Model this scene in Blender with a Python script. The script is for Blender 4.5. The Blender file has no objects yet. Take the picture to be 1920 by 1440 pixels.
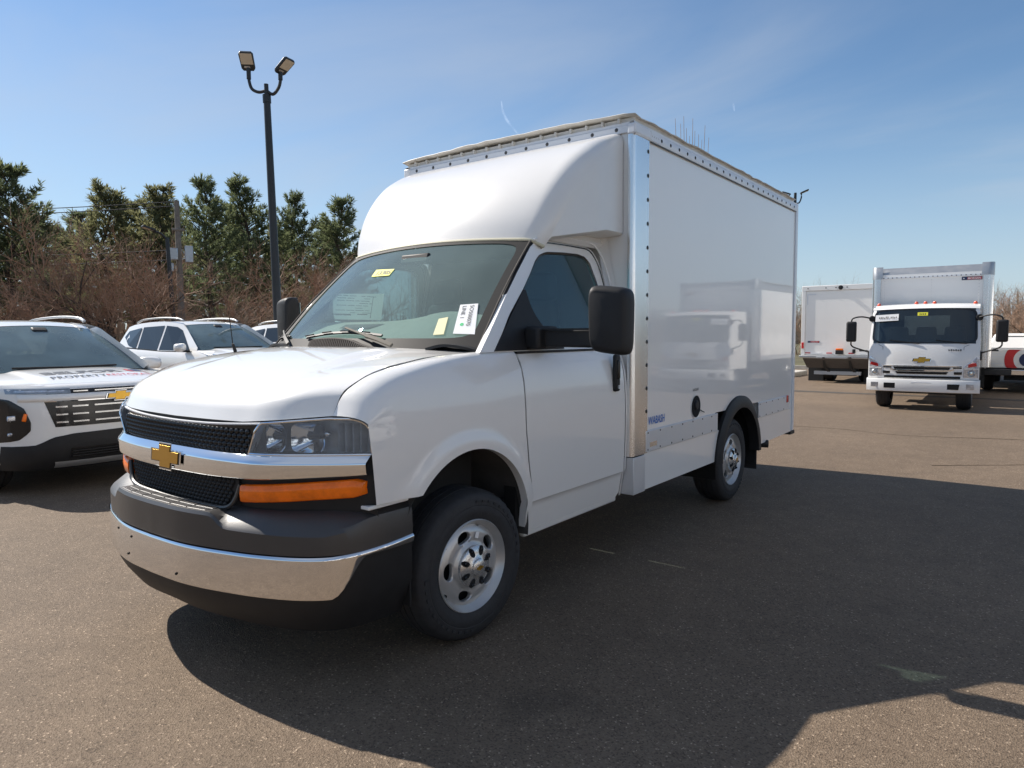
import bpy, bmesh, math, random
from math import sin, cos, pi, radians as RD
from mathutils import Vector, Matrix, noise as MN

# ------------------------------------------------------------------ camera, sky, sun, exposure
S = bpy.context.scene
COL = S.collection
random.seed(7)

cam_data = bpy.data.cameras.new('camera')
cam = bpy.data.objects.new('camera', cam_data)
COL.objects.link(cam)
CAM = Vector((3.1446, -2.5312, 1.4893))
YAW, PITCH, ROLL, FPX = 0.64977, -0.071464, -0.0063107, 1311.60
_d = Vector((-sin(YAW) * cos(PITCH), cos(YAW) * cos(PITCH), sin(PITCH)))
_r = Vector((cos(YAW), sin(YAW), 0))
_u = _r.cross(_d)
_r2 = _r * cos(ROLL) + _u * sin(ROLL)
_u2 = -_r * sin(ROLL) + _u * cos(ROLL)
m = Matrix((_r2, _u2, -_d)).transposed().to_4x4()
m.translation = CAM
cam.matrix_world = m
cam_data.sensor_width = 36.0
cam_data.lens = FPX / 1920.0 * 36.0
cam_data.clip_start = 0.05
cam_data.clip_end = 20000
S.camera = cam

SUN_DIR = Vector((-1.12, -0.10, 1.0)).normalized()
SUN_EL = math.asin(SUN_DIR.z)
world = bpy.data.worlds.new('World')
S.world = world
world.use_nodes = True
nt = world.node_tree
for n in list(nt.nodes):
    nt.nodes.remove(n)
wo = nt.nodes.new('ShaderNodeOutputWorld')
bg = nt.nodes.new('ShaderNodeBackground')
sky = nt.nodes.new('ShaderNodeTexSky')
sky.sky_type = 'NISHITA'
sky.sun_disc = False
sky.sun_elevation = SUN_EL
sky.sun_rotation = math.atan2(SUN_DIR.x, SUN_DIR.y)
sky.altitude = 50
sky.air_density = 1.0
sky.dust_density = 0.12
sky.ozone_density = 1.6
bg.inputs['Strength'].default_value = 0.071
# thin high cloud, mixed into the sky by direction
tc = nt.nodes.new('ShaderNodeTexCoord')
sep = nt.nodes.new('ShaderNodeSeparateXYZ')
nt.links.new(tc.outputs['Generated'], sep.inputs[0])
addz = nt.nodes.new('ShaderNodeMath'); addz.operation = 'ADD'; addz.inputs[1].default_value = 0.22
nt.links.new(sep.outputs['Z'], addz.inputs[0])
dv = nt.nodes.new('ShaderNodeVectorMath'); dv.operation = 'DIVIDE'
cmb = nt.nodes.new('ShaderNodeCombineXYZ')
for k in range(3):
    nt.links.new(addz.outputs[0], cmb.inputs[k])
nt.links.new(tc.outputs['Generated'], dv.inputs[0])
nt.links.new(cmb.outputs[0], dv.inputs[1])
mp = nt.nodes.new('ShaderNodeMapping'); mp.inputs['Scale'].default_value = (0.5, 0.9, 0.5)
mp.inputs['Rotation'].default_value = (0, 0, RD(25)); mp.inputs['Location'].default_value = (9.9, 4.2, 0)
nt.links.new(dv.outputs[0], mp.inputs['Vector'])
n1 = nt.nodes.new('ShaderNodeTexNoise'); n1.inputs['Scale'].default_value = 0.85
n1.inputs['Detail'].default_value = 9; n1.inputs['Roughness'].default_value = 0.55
n1.inputs['Distortion'].default_value = 0.6
nt.links.new(mp.outputs[0], n1.inputs['Vector'])
rmp = nt.nodes.new('ShaderNodeMapRange'); rmp.interpolation_type = 'SMOOTHSTEP'
rmp.inputs['From Min'].default_value = 0.43; rmp.inputs['From Max'].default_value = 0.72
rmp.inputs['To Max'].default_value = 0.55
nt.links.new(n1.outputs['Fac'], rmp.inputs['Value'])
mixc = nt.nodes.new('ShaderNodeMixRGB')
mixc.inputs['Color2'].default_value = (4.5, 4.9, 5.5, 1)
nt.links.new(rmp.outputs[0], mixc.inputs['Fac'])
hs = nt.nodes.new('ShaderNodeHueSaturation'); hs.inputs['Saturation'].default_value = 1.13
nt.links.new(sky.outputs[0], hs.inputs['Color']); nt.links.new(hs.outputs[0], mixc.inputs['Color1'])
hz = nt.nodes.new('ShaderNodeMapRange'); hz.interpolation_type = 'SMOOTHSTEP'
hz.inputs['From Min'].default_value = 0.30; hz.inputs['From Max'].default_value = -0.02
hz.inputs['To Min'].default_value = 0.0; hz.inputs['To Max'].default_value = 0.75
nt.links.new(sep.outputs['Z'], hz.inputs['Value'])
mixh = nt.nodes.new('ShaderNodeMixRGB'); mixh.inputs['Color2'].default_value = (3.5, 4.5, 5.7, 1)   # pale haze along the horizon
nt.links.new(hz.outputs[0], mixh.inputs['Fac']); nt.links.new(mixc.outputs[0], mixh.inputs['Color1'])
nt.links.new(mixh.outputs[0], bg.inputs['Color'])
nt.links.new(bg.outputs[0], wo.inputs['Surface'])

sun_data = bpy.data.lights.new('sun', 'SUN')
sun_data.energy = 4.05
sun_data.angle = RD(0.5)
sun_data.color = (1.0, 0.93, 0.84)
sun = bpy.data.objects.new('sun', sun_data)
sun.rotation_euler = (-SUN_DIR).to_track_quat('-Z', 'Y').to_euler()
COL.objects.link(sun)

S.view_settings.view_transform = 'Standard'
S.view_settings.look = 'None'
S.view_settings.exposure = 0.84
S.view_settings.gamma = 1.0
S.view_settings.use_curve_mapping = False
S.cycles.max_bounces = 8
S.cycles.transparent_max_bounces = 16
S.cycles.sample_clamp_indirect = 6.0

# ------------------------------------------------------------------ materials
MATS = {}
def mat(name, col, rough=0.5, metal=0.0, coat=0.0, coat_rough=0.03, spec=0.5, var=0.0, var_scale=6.0,
        bump=0.0, bump_scale=200.0, rough_var=0.0, trans=0.0, dirt=None):
    if name in MATS:
        return MATS[name]
    M = bpy.data.materials.new(name)
    M.use_nodes = True
    t = M.node_tree
    b = t.nodes['Principled BSDF']
    b.inputs['Base Color'].default_value = (*col, 1)
    b.inputs['Roughness'].default_value = rough
    b.inputs['Metallic'].default_value = metal
    b.inputs['Coat Weight'].default_value = coat
    b.inputs['Coat Roughness'].default_value = coat_rough
    b.inputs['Specular IOR Level'].default_value = spec
    tcn = t.nodes.new('ShaderNodeTexCoord')
    if var or rough_var:
        n = t.nodes.new('ShaderNodeTexNoise')
        n.inputs['Scale'].default_value = var_scale
        n.inputs['Detail'].default_value = 6
        n.inputs['Roughness'].default_value = 0.65
        t.links.new(tcn.outputs['Object'], n.inputs['Vector'])
        if var:
            r = t.nodes.new('ShaderNodeMapRange')
            r.inputs['From Min'].default_value = 0.3; r.inputs['From Max'].default_value = 0.7
            r.inputs['To Min'].default_value = 1 - var; r.inputs['To Max'].default_value = 1 + var
            t.links.new(n.outputs['Fac'], r.inputs['Value'])
            mx = t.nodes.new('ShaderNodeVectorMath'); mx.operation = 'SCALE'
            mx.inputs[0].default_value = col
            t.links.new(r.outputs[0], mx.inputs['Scale'])
            t.links.new(mx.outputs[0], b.inputs['Base Color'])
        if rough_var:
            r = t.nodes.new('ShaderNodeMapRange')
            r.inputs['From Min'].default_value = 0.3; r.inputs['From Max'].default_value = 0.7
            r.inputs['To Min'].default_value = max(0, rough - rough_var); r.inputs['To Max'].default_value = rough + rough_var
            t.links.new(n.outputs['Fac'], r.inputs['Value'])
            t.links.new(r.outputs[0], b.inputs['Roughness'])
    if bump:
        n = t.nodes.new('ShaderNodeTexNoise')
        n.inputs['Scale'].default_value = bump_scale
        n.inputs['Detail'].default_value = 4
        t.links.new(tcn.outputs['Object'], n.inputs['Vector'])
        bp = t.nodes.new('ShaderNodeBump')
        bp.inputs['Strength'].default_value = bump
        bp.inputs['Distance'].default_value = 0.01
        t.links.new(n.outputs['Fac'], bp.inputs['Height'])
        t.links.new(bp.outputs[0], b.inputs['Normal'])
    MATS[name] = M
    return M

def glass(name, tint, rough=0.0, ior=1.5, film=None, film_fac=0.0):
    """thin pane: tinted see-through plus mirror reflection by angle, with a faint dust film"""
    M = bpy.data.materials.new(name); M.use_nodes = True
    t = M.node_tree
    for n in list(t.nodes): t.nodes.remove(n)
    o = t.nodes.new('ShaderNodeOutputMaterial')
    tr = t.nodes.new('ShaderNodeBsdfTransparent'); tr.inputs[0].default_value = (*tint, 1)
    gl = t.nodes.new('ShaderNodeBsdfGlossy'); gl.inputs['Roughness'].default_value = rough
    lw = t.nodes.new('ShaderNodeLayerWeight'); lw.inputs[0].default_value = .5
    fr = t.nodes.new('ShaderNodeMath'); fr.operation = 'POWER'; fr.inputs[1].default_value = 5.0
    t.links.new(lw.outputs['Facing'], fr.inputs[0])
    mx = t.nodes.new('ShaderNodeMixShader')
    ml = t.nodes.new('ShaderNodeMath'); ml.operation = 'MULTIPLY_ADD'; ml.inputs[1].default_value = .90; ml.inputs[2].default_value = .075; ml.use_clamp = True
    t.links.new(fr.outputs[0], ml.inputs[0])
    t.links.new(ml.outputs[0], mx.inputs[0])
    base = tr.outputs[0]
    if film_fac:
        df = t.nodes.new('ShaderNodeBsdfDiffuse'); df.inputs[0].default_value = (*film, 1)
        m2 = t.nodes.new('ShaderNodeMixShader')
        tcn = t.nodes.new('ShaderNodeTexCoord')
        n = t.nodes.new('ShaderNodeTexNoise'); n.inputs['Scale'].default_value = 2.5; n.inputs['Detail'].default_value = 6
        t.links.new(tcn.outputs['Object'], n.inputs['Vector'])
        r = t.nodes.new('ShaderNodeMapRange')
        r.inputs['From Min'].default_value = 0.3; r.inputs['From Max'].default_value = 0.75
        r.inputs['To Min'].default_value = film_fac * 0.75; r.inputs['To Max'].default_value = film_fac * 1.2
        t.links.new(n.outputs['Fac'], r.inputs['Value'])
        t.links.new(r.outputs[0], m2.inputs[0])
        t.links.new(tr.outputs[0], m2.inputs[1]); t.links.new(df.outputs[0], m2.inputs[2])
        base = m2.outputs[0]
    t.links.new(base, mx.inputs[1]); t.links.new(gl.outputs[0], mx.inputs[2])
    t.links.new(mx.outputs[0], o.inputs['Surface'])
    MATS[name] = M
    return M

WHITE = mat('white_paint', (0.83, 0.815, 0.785), 0.35, coat=1.0, coat_rough=0.04, var=0.012, var_scale=1.5)
PANEL = mat('white_panel', (0.87, 0.855, 0.825), 0.30, coat=1.0, coat_rough=0.03, var=0.012, var_scale=0.8, bump=0.022, bump_scale=2.2)
GELCOAT = mat('white_gelcoat', (0.74, 0.725, 0.70), 0.32, coat=0.6, coat_rough=0.12, var=0.02, var_scale=4)
CREAM = mat('sealant_bead', (0.62, 0.58, 0.42), 0.5)
ALU = mat('mill_aluminium', (0.80, 0.81, 0.82), 0.26, metal=1.0, rough_var=0.015, var_scale=3, bump=0.01, bump_scale=3)
ALUD = mat('brushed_aluminium', (0.74, 0.745, 0.76), 0.50, metal=0.7, rough_var=0.08, var_scale=14, bump=0.02, bump_scale=40)
RAILW = mat('white_rail', (0.74, 0.76, 0.79), 0.35, coat=0.4, var=0.03, var_scale=5)
ROOFM = mat('roof_sheet', (0.62, 0.60, 0.55), 0.5, var=0.15, var_scale=7)
CHROME = mat('chrome', (0.86, 0.87, 0.88), 0.035, metal=1.0, rough_var=0.015, var_scale=20)
CHROMEB = mat('bumper_chrome', (0.80, 0.80, 0.81), 0.07, metal=1.0, rough_var=0.03, var_scale=12, bump=0.006, bump_scale=60)
BLACKP = mat('black_plastic', (0.016, 0.016, 0.017), 0.55, spec=0.35, var=0.15, var_scale=12, bump=0.05, bump_scale=700)
GREYP = mat('weathered_plastic', (0.030, 0.028, 0.028), 0.42, spec=0.85, var=0.12, var_scale=9, bump=0.06, bump_scale=500)
GLOSSB = mat('gloss_black', (0.012, 0.012, 0.013), 0.18)
DARK = mat('dark_void', (0.008, 0.008, 0.008), 0.9)
LINER = mat('wheel_liner', (0.07, 0.065, 0.06), 0.85, var=0.2, var_scale=8)
FRAME = mat('chassis_black', (0.018, 0.018, 0.018), 0.6)
RUBBER = mat('tyre_rubber', (0.026, 0.026, 0.028), 0.72, var=0.22, var_scale=30, bump=0.15, bump_scale=160)
STEEL = mat('silver_wheel', (0.56, 0.555, 0.545), 0.33, metal=0.55, var=0.06, var_scale=12)
CAPM = mat('silver_cap', (0.66, 0.655, 0.645), 0.24, metal=0.75)
GOLD = mat('gold_badge', (0.62, 0.36, 0.06), 0.30, metal=0.85, bump=0.15, bump_scale=400)
AMBER = mat('amber_lens', (0.92, 0.175, 0.004), 0.15, coat=0.35, spec=0.3, var=0.2, var_scale=16)
REDL = mat('red_lens', (0.55, 0.015, 0.015), 0.2, coat=1.0)
ORANGEL = mat('orange_marker', (0.75, 0.08, 0.02), 0.2, coat=1.0)
CLEARL = mat('clear_lamp', (0.62, 0.64, 0.68), 0.12, metal=0.6, coat=1.0, var=0.35, var_scale=35)
REFL = mat('lamp_reflector', (0.82, 0.88, 0.95), 0.05, metal=1.0)
LAMPD = mat('lamp_housing', (0.34, 0.37, 0.40), 0.28, metal=0.55, var=0.3, var_scale=10)
DASH = mat('grey_dash', (0.34, 0.35, 0.32), 0.8, var=0.08, var_scale=9)
SEAT = mat('seat_fabric', (0.045, 0.047, 0.05), 0.9, var=0.12, var_scale=30)
TRIMG = mat('cab_lining', (0.13, 0.13, 0.13), 0.9)
PAPER = mat('white_paper', (0.82, 0.82, 0.82), 0.6)
YPAPER = mat('yellow_paper', (0.85, 0.80, 0.06), 0.6)
CPAPER = mat('cream_note', (0.80, 0.74, 0.42), 0.6)
GRDOT = mat('green_dot', (0.03, 0.55, 0.18), 0.5)
INK = mat('black_ink', (0.02, 0.02, 0.02), 0.6)
BLUEINK = mat('blue_lettering', (0.012, 0.15, 0.52), 0.4)
REDINK = mat('red_lettering', (0.55, 0.03, 0.03), 0.4)
NAVY = mat('navy_print', (0.02, 0.03, 0.09), 0.4)
GREYINK = mat('grey_lettering', (0.06, 0.065, 0.075), 0.4)
COWL = mat('cowl_plastic', (0.10, 0.088, 0.078), 0.75, spec=0.2, var=0.1, var_scale=8)
GALV = mat('galvanised', (0.45, 0.46, 0.47), 0.42, metal=0.8, rough_var=0.1, var_scale=9)
POLEM = mat('dark_pole', (0.020, 0.022, 0.024), 0.45, var=0.1, var_scale=3)
LENSM = mat('lamp_lens', (0.55, 0.47, 0.36), 0.35)
WOODM = mat('weathered_wood', (0.20, 0.175, 0.15), 0.9, var=0.2, var_scale=6)
CONC = mat('kerb_concrete', (0.42, 0.40, 0.36), 0.9, var=0.15, var_scale=5, bump=0.3, bump_scale=60)
WS = glass('windscreen_glass', (0.66, 0.80, 0.76), film=(0.44, 0.57, 0.53), film_fac=0.23)
SG = glass('side_glass', (0.36, 0.58, 0.62), film=(0.20, 0.36, 0.40), film_fac=0.18)
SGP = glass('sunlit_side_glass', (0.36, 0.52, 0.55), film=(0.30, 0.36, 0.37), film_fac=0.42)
TG = glass('tinted_glass', (0.10, 0.13, 0.15), film=(0.10, 0.12, 0.14), film_fac=0.10)
CG = glass('car_glass', (0.26, 0.36, 0.38), film=(0.22, 0.32, 0.36), film_fac=0.42)
LG = glass('lens_glass', (0.80, 0.82, 0.84))
HLG = glass('headlamp_glass', (0.84, 0.88, 0.92), film=(0.50, 0.62, 0.72), film_fac=0.20)

# ------------------------------------------------------------------ mesh helpers
class MB:
    def __init__(s):
        s.v = []; s.f = []
    def add(s, vs, fs):
        o = len(s.v)
        s.v += [tuple(v) for v in vs]
        s.f += [tuple(i + o for i in f) for f in fs]
        return s
    def box(s, c, d, rz=0.0, rx=0.0, ry=0.0, taper=1.0):
        M = Matrix.Rotation(rz, 3, 'Z') @ Matrix.Rotation(ry, 3, 'Y') @ Matrix.Rotation(rx, 3, 'X')
        vs = []
        for z in (-.5, .5):
            k = taper if z > 0 else 1
            for x, y in ((-.5, -.5), (.5, -.5), (.5, .5), (-.5, .5)):
                vs.append(Vector(c) + M @ Vector((x * d[0] * k, y * d[1] * k, z * d[2])))
        return s.add(vs, [(0, 3, 2, 1), (4, 5, 6, 7), (0, 1, 5, 4), (1, 2, 6, 5), (2, 3, 7, 6), (3, 0, 4, 7)])
    def b2(s, a, b):
        return s.box([(a[i] + b[i]) / 2 for i in range(3)], [abs(b[i] - a[i]) for i in range(3)])
    def grid(s, rows, closed=False):
        n = len(rows[0]); o = len(s.v)
        for r in rows: s.v += [tuple(v) for v in r]
        for j in range(len(rows) - 1):
            for i in range(n if closed else n - 1):
                i2 = (i + 1) % n
                s.f.append((o + j * n + i, o + j * n + i2, o + (j + 1) * n + i2, o + (j + 1) * n + i))
        return s
    def cap(s, loop):
        o = len(s.v); s.v += [tuple(v) for v in loop]; s.f.append(tuple(range(o, o + len(loop)))); return s
    def tube(s, pts, r, n=8, caps=True):
        pts = [Vector(p) for p in pts]
        rows = []
        up = Vector((0, 0, 1))
        for i, p in enumerate(pts):
            t = (pts[min(i + 1, len(pts) - 1)] - pts[max(i - 1, 0)]).normalized()
            a = t.cross(up)
            if a.length < 1e-3: a = t.cross(Vector((1, 0, 0)))
            a.normalize(); b = t.cross(a).normalized()
            rr = r[i] if isinstance(r, (list, tuple)) else r
            rows.append([p + a * rr * cos(2 * pi * k / n) + b * rr * sin(2 * pi * k / n) for k in range(n)])
        s.grid(rows, True)
        if caps: s.cap(rows[0][::-1]); s.cap(rows[-1])
        return s
    def ribbon(s, pts, w, h, side=None):
        """rectangular bar along pts; side = width direction"""
        pts = [Vector(p) for p in pts]; rows = []
        for i, p in enumerate(pts):
            t = (pts[min(i + 1, len(pts) - 1)] - pts[max(i - 1, 0)]).normalized()
            a = Vector(side) - t * t.dot(Vector(side)); a.normalize(); b = t.cross(a).normalized()
            rows.append([p + a * w / 2 + b * h / 2, p - a * w / 2 + b * h / 2, p - a * w / 2 - b * h / 2, p + a * w / 2 - b * h / 2])
        s.grid(rows, True); s.cap(rows[0][::-1]); s.cap(rows[-1]); return s
    def lathe(s, prof, n=32, axis='x', c=(0, 0, 0), sgn=1, close=False):
        """prof: (axial, radius)"""
        rows = []
        for a, r in prof:
            row = []
            for k in range(n):
                t = 2 * pi * k / n
                q = {'x': (a * sgn, r * cos(t), r * sin(t)), 'z': (r * cos(t), r * sin(t), a), 'y': (r * cos(t), a * sgn, r * sin(t))}[axis]
                row.append((c[0] + q[0], c[1] + q[1], c[2] + q[2]))
            rows.append(row)
        s.grid(rows, True)
        if close: s.cap(rows[0]); s.cap(rows[-1])
        return s
    def prism(s, poly, O, U, V, d):
        O, U, V = Vector(O), Vector(U), Vector(V)
        N = U.cross(V).normalized()
        a = [O + U * x + V * y for x, y in poly]; b = [p + N * d for p in a]
        n = len(a)
        s.add(a + b, [tuple(range(n))[::-1], tuple(range(n, 2 * n))] + [(i, (i + 1) % n, n + (i + 1) % n, n + i) for i in range(n)])
        return s
    def ring(s, outer, inner, d=None):
        n = len(outer)
        return s.grid([outer, inner], True)
    def mirror_x(s):
        s.v = [(-x, y, z) for x, y, z in s.v]; s.f = [f[::-1] for f in s.f]; return s
    def xf(s, M):
        s.v = [tuple(M @ Vector(v)) for v in s.v]; return s
    def build(s, name, material, parent=None, smooth=35, bevel=0.0, seg=2, solid=0.0, sub=0, recalc=True, weld=1e-5):
        me = bpy.data.meshes.new(name)
        me.from_pydata(s.v, [], s.f)
        if recalc or weld:
            bm = bmesh.new(); bm.from_mesh(me)
            if weld: bmesh.ops.remove_doubles(bm, verts=bm.verts, dist=weld)
            bmesh.ops.recalc_face_normals(bm, faces=bm.faces)
            bm.to_mesh(me); bm.free()
        if smooth:
            me.shade_smooth(); me.set_sharp_from_angle(angle=RD(smooth))
        me.materials.append(material)
        o = bpy.data.objects.new(name, me); COL.objects.link(o)
        if parent: o.parent = parent
        if solid:
            q = o.modifiers.new('s', 'SOLIDIFY'); q.thickness = solid; q.offset = 0
        if sub:
            q = o.modifiers.new('u', 'SUBSURF'); q.levels = sub; q.render_levels = sub
        if bevel:
            q = o.modifiers.new('b', 'BEVEL'); q.width = bevel; q.segments = seg; q.limit_method = 'ANGLE'; q.angle_limit = RD(30)
        return o

def thing(name, label, cat, loc=(0, 0, 0), rz=0.0, group=None):
    o = bpy.data.objects.new(name, None); COL.objects.link(o)
    o.empty_display_size = 0.2
    o.location = loc; o.rotation_euler = (0, 0, rz)
    return tag(o, label, cat, group)
def tag(o, label, cat, group=None):
    o['label'] = label; o['category'] = cat
    if group: o['group'] = group
    return o
def kids(o):
    return [c for c in COL.objects if c.parent == o]
CHILD = {}
def copy_tree(o, parent=None):
    c = o.copy(); COL.objects.link(c)
    if parent: c.parent = parent
    for ch in list(o.children):
        copy_tree(ch, c)
    return c
def lerp(a, b, t): return a + (b - a) * t
def interp(tab, x):
    if x <= tab[0][0]: return tab[0][1]
    for (x0, y0), (x1, y1) in zip(tab, tab[1:]):
        if x <= x1: return y0 + (y1 - y0) * (x - x0) / (x1 - x0)
    return tab[-1][1]
def crv(pts, n):
    """Catmull-Rom through pts, n samples evenly by chord length"""
    P = [Vector(p) for p in pts]
    P = [P[0] * 2 - P[1]] + P + [P[-1] * 2 - P[-2]]
    dense = []
    for i in range(1, len(P) - 2):
        p0, p1, p2, p3 = P[i - 1:i + 3]
        for k in range(16):
            t = k / 16
            dense.append(0.5 * ((2 * p1) + (p2 - p0) * t + (2 * p0 - 5 * p1 + 4 * p2 - p3) * t * t + (3 * p1 - p0 - 3 * p2 + p3) * t ** 3))
    dense.append(P[-2])
    return resample(dense, n)
def resample(P, n):
    P = [Vector(p) for p in P]
    L = [0.0]
    for a, b in zip(P, P[1:]): L.append(L[-1] + (b - a).length)
    out = []; j = 0
    for k in range(n):
        d = L[-1] * k / (n - 1)
        while j < len(L) - 2 and L[j + 1] < d: j += 1
        seg = L[j + 1] - L[j]
        out.append(P[j].lerp(P[j + 1], 0 if seg < 1e-9 else min(1, max(0, (d - L[j]) / seg))))
    return out
def text_mb(txt, size, O, U, V, depth=0.002, align='LEFT', space=1.0, xs=1.0, bold=0.0, shear=0.0):
    c = bpy.data.curves.new('t', 'FONT')
    c.body = txt; c.size = size; c.align_x = align; c.align_y = 'BOTTOM_BASELINE'
    c.space_character = space; c.offset = bold; c.shear = shear; c.resolution_u = 3
    o = bpy.data.objects.new('t', c); COL.objects.link(o)
    dg = bpy.context.evaluated_depsgraph_get()
    me = bpy.data.meshes.new_from_object(o.evaluated_get(dg))
    O, U, V = Vector(O), Vector(U).normalized(), Vector(V).normalized()
    N = U.cross(V).normalized()
    b = MB()
    b.add([O + U * v.co.x * xs + V * v.co.y + N * depth for v in me.vertices], [tuple(p.vertices) for p in me.polygons])
    bpy.data.objects.remove(o); bpy.data.curves.remove(c); bpy.data.meshes.remove(me)
    return b
BOWTIE = [(-1, -.50), (-.40, -.50), (-.47, -1), (.30, -1), (.36, -.50), (.88, -.50), (1, .50), (.40, .50), (.47, 1), (-.30, 1), (-.36, .50), (-.88, .50)]
def bowtie(parent, O, U, V, w, h, name='badge'):
    """gold cross badge in a chrome rim"""
    N = Vector(U).cross(Vector(V)).normalized()
    rim = MB().prism([(x * w * 1.12, y * h * 1.2) for x, y in BOWTIE], O, U, V, 0.003).build(name, CHROME, parent, smooth=0, bevel=0.001)
    MB().prism([(x * w * 1.05, y * h * 1.09) for x, y in BOWTIE], Vector(O) + N * 0.0032, U, V, 0.0006).build('badge_border', GLOSSB, rim, smooth=0)
    MB().prism([(x * w * .96, y * h * .95) for x, y in BOWTIE], Vector(O) + N * 0.0040, U, V, 0.0025).build('badge_face', GOLD, rim, smooth=0, bevel=0.0012)
    return rim

# ================================================================== the white box van
VAN = thing('box_van', 'large white box van with chrome bumper and gold cross badge in the foreground', 'van')
XT = [(.39, .945), (.44, .955), (.572, .977), (.592, .992), (.80, 1.0), (1.0, 1.003), (1.15, .998), (1.25, .985), (1.33, .965), (1.395, .925)]
def sideX(z): return interp(XT, z)
SEAM = [(-.715, .845, 1.16), (-.668, .85, 1.24), (-.60, .852, 1.285), (-.498, .855, 1.325), (-.30, .858, 1.362), (-.097, .862, 1.388), (.10, .868, 1.399), (.17, .87, 1.400), (.41, .90, 1.400)]
FT = [(0, -.945), (.3, -.938), (.5, -.915), (.6, -.893), (.7, -.845), (.8, -.775), (.9, -.70), (.96, -.65), (.99, -.622)]
_FC = crv([(x, y, 0) for x, y in FT], 120)
_FTS = [(q.x, q.y) for q in _FC]
def F(x): return interp(_FTS, abs(x))
AC, AR = (-.03, .485), .46

FRT = sorted([(1.385, .416), (1.2, .408), (1.0, .408), (.82, .432), (.68, .462), (.56, .474), (.425, .474)])
def fender(sx):
    bot = [(-.622, .793), (-.55, .792), (-.47, .791), (-.40, .789)]
    a0 = math.atan2(.789 - AC[1], -.374 - AC[0])
    for k in range(30):
        a = lerp(a0, 0, k / 29); bot.append((AC[0] + AR * cos(a), AC[1] + AR * sin(a)))
    bot += [(.43, .46), (.43, .42), (.452, .42), (.468, .42)]
    n = len(bot)
    L = [0]
    for a, b in zip(bot, bot[1:]): L.append(L[-1] + math.hypot(a[0] - b[0], a[1] - b[1]))
    S_ = crv(SEAM_v(), n)
    cols = []
    for i in range(n):
        t = i / (n - 1)
        s = S_[i]
        ya = lerp(-.655, .410, t) if t > .0 else -.655
        drop = interp([(0, .03), (.06, .050), (.7, .045), (1, .025)], t)
        za = s.z - drop
        by, bz = bot[i]
        col = []
        for k in range(15):
            q = k / 14
            y, z = lerp(by, ya, q), lerp(bz, za, q)
            if i >= n - 3: y = min(interp(FRT, z) - (.003, .016, .034)[n - 1 - i], .4665 - .013 * (n - 1 - i))
            x = sideX(z)
            d = math.hypot(y - AC[0], z - AC[1])
            fl = max(0, min(1, (.545 - d) / .035)); fl = fl * fl * (3 - 2 * fl)
            x += .016 * fl * (1 if z > .42 else 0)
            x -= .008 * max(0, min(1, (-.40 - y) / .25)) ** 2
            col.append(Vector((x * sx, y, z)))
        A = col[-1]
        C = Vector(((abs(A.x) - .012) * sx, (A.y + s.y) / 2 - .008, s.z + .006))
        Sx = Vector((s.x * sx, s.y, s.z))
        for k in range(1, 7):
            q = k / 6
            col.append(A * (1 - q) ** 2 + C * 2 * q * (1 - q) + Sx * q * q)
        cols.append(col)
    b = MB().grid(cols)
    # return lip round the arch
    lip = [c[0] for c in cols[3:n - 3]]
    b.grid([[Vector(p) for p in lip], [Vector((p.x - .045 * sx, p.y, p.z)) for p in lip]])
    return b
def SEAM_v(): return [Vector((x, y, z)) for y, x, z in SEAM]

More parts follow.
